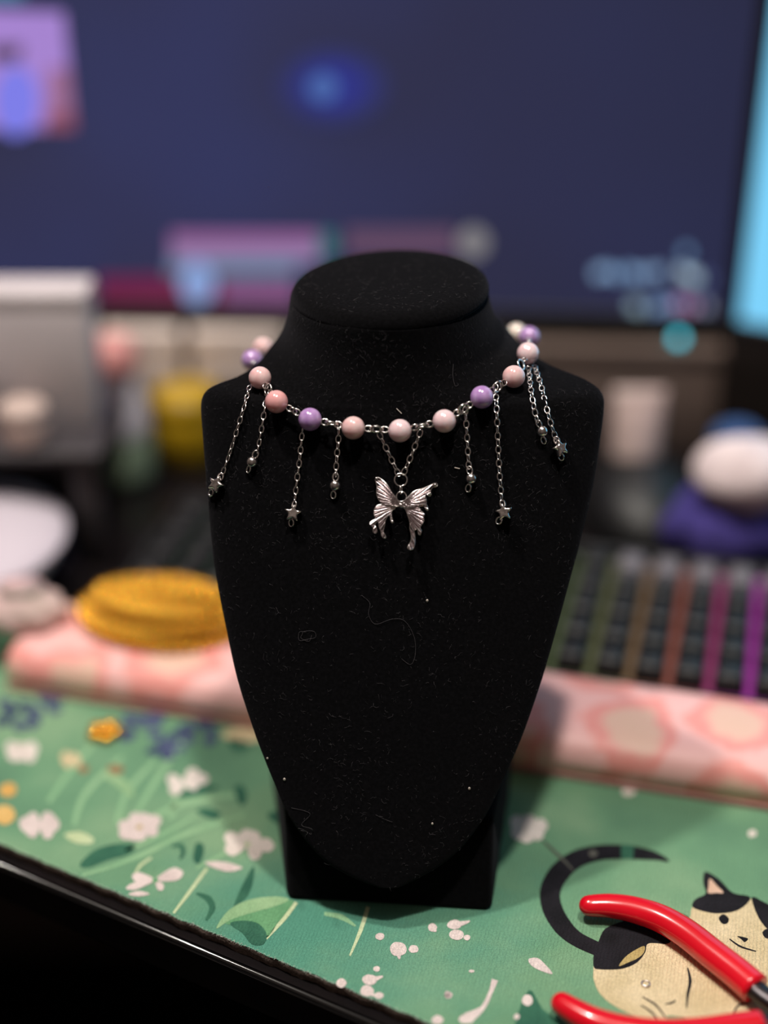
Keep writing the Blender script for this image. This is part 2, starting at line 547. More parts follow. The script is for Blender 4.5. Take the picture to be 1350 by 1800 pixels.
# pale stems in the back left of the print
for pth in ([(85, 1410), (120, 1360), (170, 1300)], [(130, 1450), (150, 1395), (215, 1330)], [(205, 1445), (225, 1390), (275, 1335)], [(240, 1430), (275, 1370), (330, 1290)],
            [(300, 1440), (310, 1400), (312, 1385)], [(250, 1445), (330, 1410), (430, 1395)]):
    stem(pth, (8, 11, 8), P_STEMG, 0)
leaf([(178, 1360), (205, 1362), (228, 1378), (236, 1400), (222, 1396), (200, 1378)], P_LTGREEN)
leaf([(113, 1467), (140, 1462), (163, 1473), (160, 1483), (132, 1481)], P_STEM)
leaf([(140, 1520), (165, 1495), (200, 1484), (238, 1484), (230, 1500), (190, 1512), (155, 1525)], P_DKGREEN)
leaf([(345, 1482), (357, 1484), (358, 1500), (350, 1518), (340, 1512), (341, 1495)], P_DKGREEN)
leaf([(412, 1384), (425, 1380), (434, 1396), (430, 1414), (420, 1412), (415, 1400)], P_DKGREEN)
leaf([(345, 1424), (365, 1420), (388, 1430), (378, 1440), (360, 1436)], P_DKGREEN)
leaf([(312, 1400), (340, 1384), (385, 1382), (360, 1396), (330, 1402)], P_DKGREEN)
leaf([(470, 1432), (492, 1425), (495, 1447), (480, 1444)], P_DKGREEN)
leaf([(405, 1300), (425, 1298), (440, 1312), (425, 1322), (408, 1316)], P_DKGREEN)
stem([(302, 1488), (318, 1486), (322, 1500), (316, 1510)], (4, 9, 4), P_DKGREEN)
stem([(145, 1538), (200, 1522), (260, 1498), (320, 1468), (430, 1432)], (4, 6, 8, 9, 6), P_STEMG)
stem([(220, 1495), (290, 1465), (345, 1432)], (5, 8, 4), P_STEMG)
stem([(305, 1605), (330, 1572), (350, 1545), (364, 1526)], (4, 6, 6, 5))
stem([(345, 1526), (370, 1512), (415, 1492)], (3, 6, 5), P_STEMG)
stem([(237, 1536), (248, 1520), (266, 1508)], (3, 5, 4))
stem([(345, 1570), (366, 1580), (373, 1597), (362, 1618)], (3, 12, 11, 4), P_DKGREEN)
stem([(521, 1586), (500, 1614), (468, 1650)], (6, 7, 4))
stem([(647, 1594), (634, 1635), (615, 1680)], (7, 7, 3))
leaf([(410, 1595), (424, 1560), (445, 1523), (446, 1545), (436, 1574), (418, 1590)], P_DKGREEN)
leaf([(392, 1622), (435, 1606), (500, 1584), (516, 1586), (490, 1620), (468, 1649), (450, 1632)], P_MIDGREEN)
leaf([(380, 1632), (402, 1600), (440, 1581), (485, 1576), (508, 1581), (486, 1592), (440, 1605), (405, 1617)], P_LTGREEN, 2)
leaf([(404, 1623), (430, 1618), (455, 1624), (469, 1643), (462, 1660), (442, 1659), (426, 1640)], P_DKGREEN, 2)
stem([(570, 1606), (600, 1612), (625, 1628)], (6, 10, 3), P_STEMG)
# white flowers
flower(38, 1320, [(10, 1312), (14, 1332), (40, 1306), (66, 1312), (62, 1334), (36, 1338)], 22)
flower(70, 1451, [(34, 1448, 26), (50, 1432, 22), (48, 1468, 22), (104, 1446, 26), (92, 1430, 22), (92, 1470, 22)], 24, P_PINKW)
flower(245, 1454, [(210, 1470), (208, 1452), (232, 1430), (258, 1430), (282, 1438), (278, 1462), (248, 1478), (228, 1476)], 22, P_PINKW, P_TAN)
flower(435, 1484, [(394, 1470), (396, 1496), (430, 1458), (452, 1462), (482, 1486), (456, 1508)], 24, P_WHITE, P_STEM)
flower(322, 1377, [(294, 1368), (300, 1394), (312, 1384), (346, 1352), (366, 1366), (348, 1380)], 20, P_WHITE)
flower(273, 1547, [(321, 1532, 22), (232, 1541, 18), (222, 1562, 12), (286, 1564, 13)], 20, P_PINKW, P_MIDGREEN)
leaf([(226, 1571), (244, 1566), (263, 1571), (250, 1575), (234, 1575)], P_PINKW, 3)
leaf([(360, 1516), (385, 1514), (408, 1518), (426, 1526), (402, 1532), (378, 1526)], P_PINKW, 3)
flower(928, 1456, [(898, 1440), (900, 1470), (930, 1432), (962, 1448), (955, 1470), (925, 1482)], 24, P_WHITE)
flower(125, 1336, [(108, 1326), (112, 1346), (136, 1326), (142, 1342)], 18, P_CREAM)
leaf(blob(147, 1352, 9, 7), P_BROWN, 3); leaf(blob(203, 1352, 14, 8), P_BROWN, 2)
leaf(blob(14, 1388, 15, 12), P_ORANGE, 3); leaf(blob(6, 1432, 20, 17), P_ORANGE, 3)
leaf(blob(430, 1292, 40, 12), P_CREAM, 1); leaf(blob(1322, 1465, 8, 6), P_WHITE, 1); leaf(blob(1105, 1392, 12, 7), P_WHITE, 1)
# blue flower spikes
for cx, cy, k in ((30, 1255, 12), (85, 1235, 9), (250, 1275, 12), (290, 1305, 12), (340, 1278, 10)):
    ink('printed_flower', [(P_BLUE, blob(cx + random.uniform(-32, 32), cy + random.uniform(-24, 24), random.uniform(9, 15), random.uniform(6, 10), 0, 7, .2)) for _ in range(k)], 3)
# scattered splashes
def drop(x, y, rx, ry, tail=None):
    sh = [(P_PINKW, blob(x, y, rx, ry, 0, 9, .08))]
    if tail: sh.append((P_PINKW, ('s', [(x, y), ((x + tail[0]) / 2, (y + tail[1]) / 2 + 1), tail], (min(rx, ry) * 1.3, 8, 2.5))))
    ink('printed_splash', sh, 2)
for a in ((668, 1646, 8, 6), (700, 1668, 15, 13, (702, 1686)), (727, 1668, 9, 7), (662, 1703, 6, 5), (600, 1728, 9, 8), (650, 1722, 13, 9, (673, 1716)), (645, 1742, 12, 10, (660, 1750)), (666, 1750, 8, 6),
          (788, 1749, 7, 6), (760, 1630, 8, 7, (767, 1637)), (799, 1625, 13, 8, (826, 1619)), (803, 1643, 13, 9), (821, 1648, 6, 5), (769, 1793, 10, 8), (927, 1758, 10, 10), (908, 1787, 5, 5), (829, 1707, 5, 2.5), (787, 1748, 6, 6)):
    drop(*a)
leaf([(929, 1686), (945, 1684), (960, 1697), (971, 1712), (950, 1706), (934, 1697)], P_PINKW, 2)
ink('printed_splash', [(P_PINKW, ('s', [(870, 1722), (862, 1745), (848, 1772), (822, 1790)], (12, 7, 8, 22))), (P_PINKW, blob(820, 1791, 14, 9))], 2)

# the printed cat (zoom-frame outlines, 3.214 per pixel from 930, 1460)
def zc(pts): return [(930 + p[0] / 3.214, 1460 + p[1] / 3.214) for p in pts]
cat = []
tail = zc([(790, 172), (735, 150), (680, 137), (590, 124)]) 
cat.append((P_BLACK, ('s', tail, (3, 12, 18, 24))))
cat.append((P_DKGREEN, ('s', zc([(590, 124), (560, 120), (515, 120)]), (24, 24, 25))))
cat.append((P_BLACK, ('s', zc([(520, 120), (400, 124), (270, 160), (170, 240), (120, 340), (132, 440), (190, 540), (270, 612), (390, 670)]), (25, 27, 31, 36, 36, 35, 32, 26, 24))))
body = zc([(370, 690), (420, 600), (520, 520), (780, 452), (900, 490), (918, 440), (960, 400), (1100, 380), (1240, 378), (1350, 480), (1520, 640), (1640, 900), (1600, 1200), (1300, 1290), (1040, 1250), (930, 1130), (890, 1060), (840, 1050), (780, 1046), (765, 1085), (700, 1078), (580, 1040), (470, 982), (400, 920), (366, 845), (364, 780)])
cat.append((P_CREAM, body))
cat.append((P_BLACK, zc([(366, 700), (395, 620), (430, 555), (520, 515), (640, 480), (780, 450), (905, 492), (850, 560), (790, 636), (715, 636), (668, 642), (655, 690), (610, 745), (540, 778), (470, 786), (400, 784), (366, 772)])))
cat.append((P_TAN, zc([(508, 765), (540, 718), (590, 680), (650, 652), (648, 690), (612, 722), (560, 745)])))
cat.append((P_BLACK, zc([(986, 250), (1004, 233), (1075, 275), (1150, 350), (1245, 372), (1232, 412), (1165, 455), (1060, 468), (970, 452), (922, 428), (940, 388), (998, 355), (985, 300)])))
cat.append((P_PINK, zc([(1022, 272), (1060, 310), (1098, 350), (1055, 352), (1012, 352), (1014, 310)])))
cat.append((P_BLACK, zc([(1258, 378), (1320, 400), (1420, 470), (1440, 620), (1350, 560), (1290, 480)])))
cat.append((P_BLACK, zc([(1072, 490), (1098, 472), (1128, 495), (1122, 522), (1098, 528), (1078, 512)])))
cat.append((P_BLACK, zc([(1318, 575), (1345, 555), (1375, 580), (1365, 608), (1335, 606)])))
cat.append((P_BLACK, zc([(1176, 596), (1215, 602), (1238, 612), (1218, 630), (1200, 615)])))
cat.append((P_BLACK, ('s', zc([(1132, 612), (1195, 655), (1282, 682)]), (2, 3.4, 2))))
cat.append((P_BLACK, ('s', zc([(896, 775), (910, 850), (896, 930), (890, 1005)]), (2, 6, 5, 2))))
cat.append((P_BLACK, ('s', zc([(640, 940), (715, 985), (770, 1055)]), (2, 3.6, 2))))
cat.append((P_BLACK, ('s', zc([(632, 986), (690, 1025), (745, 1090)]), (2, 3.6, 2))))
cat.append((P_BLACK, ('s', zc([(768, 980), (800, 975), (828, 960)]), (2, 3.4, 3))))
cat.append((P_BLACK, ('s', zc([(1148, 1050), (1180, 990), (1250, 968)]), (3, 3.4, 2))))
ink('printed_cat', cat, 2, 5)
P_GREY = fabric('print_grey', '#55554f', '#63625b', 70)
stem([(955, 1478), (985, 1506), (1008, 1530)], (3, 5, 3), P_GREY, 5)
leaf(blob(1043, 1500, 8, 6), P_GREY, 5)

# ================================================================== MONITORS
MY = 380.0
M_BEZEL = mat('black_plastic', '#0a0a0c', rough=.5)
def emit_noise(name, c1, c2, c3, scale):
    m, nt, b = new_mat(name)
    r, n, tc = noise_mix(nt, lin(c1), lin(c2), scale, .3, .7, 2)
    e = r.color_ramp.elements.new(.5); e.color = lin(c3)
    b.inputs['Base Color'].default_value = (.008, .008, .01, 1)
    b.inputs['Roughness'].default_value = .4
    b.inputs['Specular IOR Level'].default_value = .2
    sx = nt.nodes.new('ShaderNodeSeparateXYZ'); nt.links.new(tc.outputs['Object'], sx.inputs[0])
    mr = nt.nodes.new('ShaderNodeMapRange'); mr.inputs['From Min'].default_value = -.05; mr.inputs['From Max'].default_value = .17; mr.inputs['To Max'].default_value = .75
    nt.links.new(sx.outputs['X'], mr.inputs['Value'])
    mx = nt.nodes.new('ShaderNodeMix'); mx.data_type = 'RGBA'; nt.links.new(mr.outputs['Result'], mx.inputs['Factor'])
    nt.links.new(r.outputs['Color'], mx.inputs['A']); mx.inputs['B'].default_value = lin('#232641')
    nt.links.new(mx.outputs['Result'], b.inputs['Emission Color'])
    b.inputs['Emission Strength'].default_value = 1.0
    return m
M_WALLPAPER = emit_noise('screen_navy', '#2d2b3e', '#30345c', '#2f304f', 5)
yaw = math.radians(-3.4)
mon = empty('monitor', (-176, MY + 60, -4))
tag(mon, 'wide dark monitor showing navy wallpaper and small windows, behind the bust', 'monitor')
MONM = Matrix.Translation((0, MY, 0)) @ Matrix.Rotation(yaw, 4, 'Z')   # screen plane: local y = 0, facing -y
def mon_px(x, y, off=0.0):
    """photo pixel -> local point on the screen plane, raised by off millimetres"""
    nrm = (MONM.to_3x3() @ Vector((0, -1, 0)))
    p0 = MONM.translation + nrm * off
    d = ray(x, y)
    p = CAM + d * ((p0 - CAM).dot(nrm) / d.dot(nrm))
    return p
ML, MR_, MZ0, MZ1 = -545, 185, 66, 472
mb = rbox(MB(), (ML, 1.2, MZ0), (MR_, 26, MZ1), 3, 2, MONM)
mb.build('housing', M_BEZEL, mon)
mb = MB()
for lo, hi in (((ML, -1.5, MZ0), (MR_, 1.2, MZ0 + 9)), ((ML, -1.5, MZ1 - 5), (MR_, 1.2, MZ1)), ((ML, -1.5, MZ0 + 9), (ML + 5, 1.2, MZ1 - 5)), ((MR_ - 4, -1.5, MZ0 + 9), (MR_, 1.2, MZ1 - 5))):
    rbox(mb, lo, hi, .5, 1, MONM)
mb.build('bezel', M_BEZEL, mon, smooth=False)
mb = MB().add([MONM @ Vector(p) for p in ((ML + 5, 1.0, MZ0 + 9), (MR_ - 4, 1.0, MZ0 + 9), (MR_ - 4, 1.0, MZ1 - 5), (ML + 5, 1.0, MZ1 - 5))], [(0, 1, 2, 3)])
mb.build('screen', M_WALLPAPER, mon, smooth=False)
rbox(MB(), (-250, 30, 5), (-195, 55, 330), 4, 2, MONM).build('stand_column', M_BEZEL, mon)
rbox(MB(), (-330, 5, -4), (-180, 200, 8), 4, 2, MONM).build('stand_foot', M_BEZEL, mon)
def on_screen(name, col, pts, st=1.0, off=.15, m=None):
    vs_ = [mon_px(p[0], p[1], off) for p in pts]
    me = mesh_of(name, vs_, [tuple(range(len(vs_)))], m or emit('pixels_' + col.strip('#'), col, st), False)
    bm = bmesh.new(); bm.from_mesh(me)
    for f in bm.faces:
        if f.normal.y > 0: f.normal_flip()
    bm.to_mesh(me); bm.free()
    return obj(name, me, mon)
def rect(x0, y0, x1, y1): return [(x0, y0), (x1, y0), (x1, y1), (x0, y1)]
# picture window at the upper left
on_screen('picture_window', '#a583cf', [(-140, 12), (112, 22), (132, 228), (-150, 225)])
on_screen('picture_window', '#9a6a90', [(85, 120), (121, 120), (132, 228), (80, 228)], 1, .25)
on_screen('picture_window', '#8c4f63', [(80, 205), (129, 195), (132, 228), (80, 228)], 1, .35)
on_screen('picture_window', '#7d7de8', [(28 + 40 * math.cos(a), 178 + 62 * math.sin(a)) for a in [i * .3 for i in range(21)]], 1, .45)
on_screen('picture_window', '#54405c', [(-20, 80), (40, 78), (35, 108), (-20, 108)], 1, .3)
on_screen('picture_window', '#467a9a', rect(-60, -30, 40, 2), 1, .3)
# blue light in the wallpaper
for k, (gx, gy, c) in enumerate(((100, 70, '#2e3160'), (76, 54, '#2d3170'), (52, 40, '#2c3184'))):
    on_screen('wallpaper_glow', c, [(584 + gx * math.cos(a), 152 + gy * math.sin(a)) for a in [i * .2 for i in range(32)]], 1, .12 + k * .05)
on_screen('wallpaper_glow', '#4866a8', [(568 + 26 * math.cos(a), 154 + 24 * math.sin(a)) for a in [i * .3 for i in range(21)]], 1.0, .3)
# widgets low on the screen
on_screen('widget_bar', '#8f5f92', rect(300, 408, 560, 436)); on_screen('widget_bar', '#8d7ba5', rect(300, 436, 560, 463))
on_screen('widget_bar', '#4d7a90', rect(295, 463, 520, 486)); on_screen('widget_bar', '#2f6a6e', rect(560, 408, 590, 450))
on_screen('widget_bar', '#6b1a44', rect(172, 487, 520, 549)); on_screen('widget_bar', '#7c4f7c', rect(390, 490, 520, 545), 1, .3)
on_screen('widget_icon', '#86a0d4', [(347 + 30 * math.cos(a), 498 + 38 * math.sin(a)) for a in [i * .3 for i in range(21)]], 1, .45)
on_screen('widget_bar', '#5f4660', rect(608, 402, 800, 447)); on_screen('widget_icon', '#827f82', [(832 + 26 * math.cos(a), 426 + 26 * math.sin(a)) for a in [i * .3 for i in range(21)]], 1, .3)
# clock text low on the right, blurred to discs in the photograph
for tx, ty, c in ((1052, 480, '#8fb0d6'), (1066, 476, '#7d9cc0'), (1082, 482, '#7fa3cc'), (1106, 478, '#7fa3cc'), (1122, 482, '#86a6cc'), (1142, 480, '#86a6cc'), (1160, 478, '#7f9cc0'),
                  (1206, 444, '#6f94bd'), (1200, 478, '#a7bcd0'), (1214, 486, '#bcd4e4'), (1222, 488, '#a9c4d6'), (1114, 536, '#8aa6ba'), (1122, 540, '#90a6ae'), (1150, 540, '#7695bf'), (1166, 538, '#7897c4'), (1184, 536, '#88a2c8'),
                  (1196, 534, '#b472a6'), (1216, 538, '#b487b0'), (1240, 538, '#8f96ae'), (1246, 490, '#46507a')):
    on_screen('clock_text', c, rect(tx - 7, ty - 9, tx + 7, ty + 9), 1.15, .3)
p = mon_px(1193, 594, 2.2)
sphere(MB(), p, 2.6, 14, 8).build('power_light', emit('teal_led', '#3aa6b8', 5.0), mon)

mon2 = empty('monitor', (300, 300, -4))
tag(mon2, 'monitor at the right edge showing a bright cyan screen', 'monitor')
p0 = Vector((187, 364, 0)); a2 = math.radians(-30)
M2 = Matrix.Translation(p0) @ Matrix.Rotation(a2, 4, 'Z')
rbox(MB(), (-3, 1.2, 66), (540, 24, 400), 3, 2, M2).build('housing', M_BEZEL, mon2)
mb = MB()
for lo, hi in (((-3, -1.5, 66), (540, 1.2, 73)), ((-3, -1.5, 395), (540, 1.2, 400)), ((-3, -1.5, 73), (0, 1.2, 395)), ((535, -1.5, 73), (540, 1.2, 395))):
    rbox(mb, lo, hi, .4, 1, M2)
mb.build('bezel', M_BEZEL, mon2, smooth=False)
MB().add([M2 @ Vector(p) for p in ((0, 1.0, 73), (535, 1.0, 73), (535, 1.0, 395), (0, 1.0, 395))], [(0, 1, 2, 3)]).build('screen', emit('screen_cyan', '#7dd2fb', 1.0), mon2, smooth=False)
rbox(MB(), (245, 26, 5), (295, 45, 280), 4, 2, M2).build('stand_column', M_BEZEL, mon2)
rbox(MB(), (160, 0, -4), (380, 130, 6), 3, 2, M2).build('stand_foot', M_BEZEL, mon2)

# ================================================================== KEYBOARD AND WRIST REST
RL = 352
rest = empty('wrist_rest', REST0 + KU * RL / 2 + KV * 25)
tag(rest, 'long pink wrist rest with coral floral print in front of the keyboard', 'wrist rest')
m, nt, b = new_mat('pink_printed_cover')
tc = nt.nodes.new('ShaderNodeTexCoord')
nz = nt.nodes.new('ShaderNodeTexNoise'); nz.inputs['Scale'].default_value = 55; nz.inputs['Detail'].default_value = 2
nt.links.new(tc.outputs['Object'], nz.inputs['Vector'])
vm = nt.nodes.new('ShaderNodeVectorMath'); vm.operation = 'MULTIPLY_ADD'; vm.inputs[1].default_value = (.022, .022, .022)
nt.links.new(nz.outputs['Color'], vm.inputs[0]); nt.links.new(tc.outputs['Object'], vm.inputs[2])
vo = nt.nodes.new('ShaderNodeTexVoronoi'); vo.voronoi_dimensions = '2D'; vo.inputs['Scale'].default_value = 24; vo.inputs['Randomness'].default_value = .55
nt.links.new(vm.outputs[0], vo.inputs['Vector'])
r = nt.nodes.new('ShaderNodeValToRGB')
r.color_ramp.elements[0].position = 0.0; r.color_ramp.elements[0].color = lin('#dfb9a6')
r.color_ramp.elements[1].position = 1.0; r.color_ramp.elements[1].color = lin('#efbdbb')
for pos, c in ((.24, '#e2b9a8'), (.32, '#ea9f98'), (.40, '#ea968f'), (.47, '#efb8b5')):
    e = r.color_ramp.elements.new(pos); e.color = lin(c)
nt.links.new(vo.outputs['Distance'], r.inputs['Fac']); nt.links.new(r.outputs['Color'], b.inputs['Base Color'])
b.inputs['Roughness'].default_value = .5
M_REST = m
prof = [(0, 0), (0, 8), (1.5, 12.5), (5, 15.6), (12, 17), (25, 17.6), (38, 17.2), (46, 15.8), (49.5, 12), (50, 6), (50, 0)]
rings = []
for s, k in ((0, .55), (1.2, .8), (3.5, .94), (7, 1.0), (RL / 2, 1.0), (RL - 7, 1.0), (RL - 3.5, .94), (RL - 1.2, .8), (RL, .55)):
    rings.append([REST0 + KU * s + KV * (25 + (p[0] - 25) * k) + Vector((0, 0, p[1] * (k if p[1] > 8 else 1) + .2)) for p in prof])
loft(MB(), rings, True, True).build('cushion', M_REST, rest)
mb = MB()
rings = [[REST0 + KU * s + KV * (25 + (q_ - 25) * k) + Vector((0, 0, z)) for q_, z in ((-.6, .1), (-.6, 2.2), (50.6, 2.2), (50.6, .1))] for s, k in ((-.4, .6), (4, 1), (RL - 4, 1), (RL + .4, .6))]
loft(mb, rings, True, True).build('rubber_base', mat('dusty_pink_rubber', '#b08480', rough=.8), rest, smooth=False)

KB0 = REST0 + KU * 22 + KV * 52.5
KC, KROW, KP = 21, 5, 16.2
kw, kdp = KC * KP + 8, KROW * 18.4 + 12
kb = empty('keyboard', KB0 + KU * kw / 2 + KV * kdp / 2)
tag(kb, 'black mechanical keyboard with rainbow backlight between its keys', 'keyboard')
KM = Matrix((( KU.x, KV.x, 0, KB0.x), (KU.y, KV.y, 0, KB0.y), (0, 0, 1, 0), (0, 0, 0, 1))) @ Matrix.Rotation(math.radians(2.2), 4, 'X')
M_KEYCASE = mat('black_keyboard_case', '#141315', rough=.55)
mb = MB()
rbox(mb, (0, 0, .2), (kw, kdp, 7), 1.2, 2, KM)
for lo, hi in (((0, 0, 6), (kw, 3.4, 11)), ((0, kdp - 3.4, 6), (kw, kdp, 13)), ((0, 3.4, 6), (3.4, kdp - 3.4, 12)), ((kw - 3.4, 3.4, 6), (kw, kdp - 3.4, 12))):
    rbox(mb, lo, hi, 1, 2, KM)
mb.build('case', M_KEYCASE, kb)
for fx in (18, kw - 38):
    rbox(MB(), (fx, kdp - 16, -7.4), (fx + 20, kdp - 8, 1), .8, 1, KM).build('foot', M_KEYCASE, kb)
# the lit plate: colour runs along the keyboard
m, nt, b = new_mat('rgb_backlight')
tc = nt.nodes.new('ShaderNodeTexCoord'); sx = nt.nodes.new('ShaderNodeSeparateXYZ')
nt.links.new(tc.outputs['Object'], sx.inputs[0])
mr = nt.nodes.new('ShaderNodeMapRange'); mr.inputs['From Min'].default_value = 0; mr.inputs['From Max'].default_value = kw * MM
nt.links.new(sx.outputs['X'], mr.inputs['Value'])
r = nt.nodes.new('ShaderNodeValToRGB')
els = [(0, '#206040'), (.45, '#3a5a38'), (.595, '#6c7a48'), (.645, '#857a4c'), (.695, '#c0704f'), (.74, '#b83a48'), (.79, '#e02cc8'), (.84, '#b02cc0'), (1, '#5a2a9c')]
r.color_ramp.elements[0].color = lin(els[0][1]); r.color_ramp.elements[1].color = lin(els[-1][1])
for pos, c in els[1:-1]:
    e = r.color_ramp.elements.new(pos); e.color = lin(c)
nt.links.new(mr.outputs['Result'], r.inputs['Fac'])
b.inputs['Base Color'].default_value = (.01, .01, .01, 1)
nt.links.new(r.outputs['Color'], b.inputs['Emission Color']); b.inputs['Emission Strength'].default_value = 0.42
KMW = Matrix.Translation(KB0 * MM) @ Matrix.Rotation(KA, 4, 'Z') @ Matrix.Rotation(math.radians(2.2), 4, 'X')
MB().add([(4, 4, 7.4), (kw - 4, 4, 7.4), (kw - 4, kdp - 4, 7.4), (4, kdp - 4, 7.4)], [(0, 1, 2, 3)]).build('backlight_plate', m, kb, False, KMW)
def keycap(name, wd, mt):
    mb = MB()
    hb, ht = wd / 2, wd / 2 - 2.1
    rings = []
    for z, hx, hy in ((1.6, hb, 8.1), (2.2, hb, 8.1), (8.4, ht + .7, 6.6), (9.4, ht, 6.0), (9.2, ht * .5, 3)):
        rr = min(2.0, hx * .3)
        ring = []
        for cx_, cy_, a0 in ((hx - rr, hy - rr, 0), (-hx + rr, hy - rr, 90), (-hx + rr, -hy + rr, 180), (hx - rr, -hy + rr, 270)):
            for t in (0, 45, 90):
                a = math.radians(a0 + t); ring.append((cx_ + rr * math.cos(a), cy_ + rr * math.sin(a), z))
        rings.append(ring)
    return loft(mb, rings, True, True).mesh(name, mt)
M_KEY = mat('black_keycap', '#141416', rough=.5)
M_KEYLIT = mat('lit_grey_keycap', '#6a666d', rough=.5)  # paler grey paints in the light on the rear right keys
kmesh = {}
for row in range(KROW):
    c = 0
    while c < KC:
        span = 1
        if row == 0 and 4 <= c < 10: span = 6
        wd = span * KP - 3.0
        mt = M_KEYLIT if (row == 4 and c >= 13) else M_KEY
        key = (span, mt.name)
        if key not in kmesh: kmesh[key] = keycap('keycap', wd, mt)
        L = Matrix.Translation(Vector((4 + (c + span / 2) * KP, 6 + 9.2 + row * 18.4, 6.6)) * MM)
        obj('keycap', kmesh[key], kb, KMW @ L)
        c += span

# ================================================================== BACKGROUND THINGS
# left: box on a black shelf
M_GREYBOX = mat('light_grey_board', '#c6bcbf', '#cdc3c6', 30, rough=.8)
x1 = ony(166, 700, 262).x
shelf = empty('desk_shelf', (x1 - 90, 290, -4))
tag(shelf, 'small dark metal desk shelf carrying the light grey box', 'shelf')
rbox(MB(), (x1 - 190, 234, 54), (x1 + 6, 340, 58), 1, 2).build('shelf_board', mat('dark_grey_steel', '#3a3539', rough=.5), shelf)
for lx, ly in ((x1 - 10, 240), (x1 - 10, 330), (x1 - 186, 240), (x1 - 186, 330)):
    rbox(MB(), (lx, ly, -4), (lx + 13, ly + 8, 54.2), .8, 1).build('leg', bpy.data.materials['dark_grey_steel'], shelf)
gb = empty('storage_box', (x1 - 85, 275, 58))
tag(gb, 'plain light grey box standing on the dark shelf at left', 'box')
rbox(MB(), (x1 - 172, 262, 58.1), (x1, 286, 118), 1.2, 2).build('body', M_GREYBOX, gb)
rbox(MB(), (x1 - 172.3, 261.7, 117.5), (x1 + .3, 286.3, 125), 1.2, 2).build('lid', M_GREYBOX, gb)

# beige jar on the shelf in front of the box
bx = ony(48, 790, 247)
bt = empty('small_jar', (bx.x, 247, 58)); tag(bt, 'small beige jar on the dark shelf in front of the grey box', 'jar')
lathe(MB(), [(8, 58.1), (10.6, 59), (11, 62), (11, 70), (10, 71.5)], (bx.x, 247, 0), 28).build('body', mat('beige_glaze', '#b9a19a', rough=.5), bt)
lathe(MB(), [(10.4, 71.5), (11.4, 72), (11.4, 75.5), (9, 78), (2, 78.6)], (bx.x, 247, 0), 28).build('lid', mat('beige_lid', '#c2aca4', rough=.5), bt)

# white lidded pot
bc = Vector((-203, 214, -4))
bw = empty('lidded_pot', bc); tag(bw, 'low white ceramic pot with a domed lid at the left edge', 'pot')
MW = mat('white_ceramic', '#cfc4cf', rough=.25, coat=.3)
lathe(MB(), [(2, 0), (24, 0), (26, 1.5), (25, 3), (40, 9), (52, 18), (56, 26), (56.5, 28)], bc, 56).build('body', MW, bw)
lathe(MB(), [(57, 28.3), (58, 29), (57.4, 30.4), (52, 33), (40, 36.6), (24, 39), (6, 40)], bc, 56).build('lid', MW, bw)
sphere(MB(), bc + Vector((0, 0, 44)), 6, 20, 12).build('knob', MW, bw)

# pale pouch by the rest end
pc = Vector((-153, 155, 18.0))
po = empty('pouch', pc); tag(po, 'small pale pink cloth pouch on the left end of the wrist rest', 'pouch')
mb = MB()
rings = []
for i in range(9):
    t = i / 8; z = 18 * t
    k = [.80, .98, 1.0, .97, .9, .78, .58, .42, .5][i]
    rings.append([pc + Vector(((19 * k + 1.2 * math.sin(5 * a + i)) * math.cos(a), (13 * k + .9 * math.sin(7 * a + i)) * math.sin(a), z)) for a in [2 * math.pi * j / 36 for j in range(36)]])
loft(mb, rings).build('body', mat('pale_pink_cloth', '#dcb8bb', '#cdb6ae', 60, rough=.9), po)
tube(MB(), [pc + Vector((8.6 * math.cos(a), 6.0 * math.sin(a), 15.6)) for a in [2 * math.pi * j / 24 for j in range(24)]], .9, 6, True).build('drawstring', mat('sage_cord', '#97a592', rough=.9), po)

# gold chain coil on the rest and keyboard
M_GOLD = mat('gold_plate', '#e0a233', rough=.16, metal=.8)
gc = Vector((-95, 154, 18.2))
gr = empty('gold_chain_coil', gc); tag(gr, 'shiny heap of coiled gold chain lying across the pink wrist rest', 'chain')
for s in range(12):
    lay, k_ = (s // 4, s % 4) if s < 8 else (2, s % 4)
    rx, ry = (35 - k_ * 8.2) * (1 - .12 * lay), (23 - k_ * 5.6) * (1 - .15 * lay)
    ph = s * .7
    mb = MB()
    z = 2.6 + lay * 4.4
    K = max(9, int((rx + ry) * .72))
    lp = []
    for i in range(K * 4):
        a = 2 * math.pi * i / (K * 4)
        lp.append((gc + KU * ((rx + math.sin(3 * a + ph)) * math.cos(a)) + KV * ((ry + .6 * math.cos(2 * a + ph)) * math.sin(a)) + Vector((0, 0, z + .8 * math.sin(2 * a + ph)))))
    rad = [3.0 * (.36 + .64 * abs(math.cos(math.pi * i / 4))) for i in range(K * 4)]
    tube(mb, lp, rad, 8, True)
    mb.build('chain_loop', M_GOLD, gr)

# little gold charm on the mat
p = onz(185, 1292, 0)
ch = empty('gold_charm', p); tag(ch, 'tiny gold flower charm lying on the mat near the blue printed flowers', 'charm')
for k in range(5):
    a = k * 2 * math.pi / 5
    sphere(MB(), p + Vector((4.4 * math.cos(a), 4.4 * math.sin(a), 2.0)), 3.0, 14, 8, (1, 1, .65)).build('petal', M_GOLD, ch)
sphere(MB(), p + Vector((0, 0, 2.9)), 2.2, 14, 8).build('centre', M_GOLD, ch)

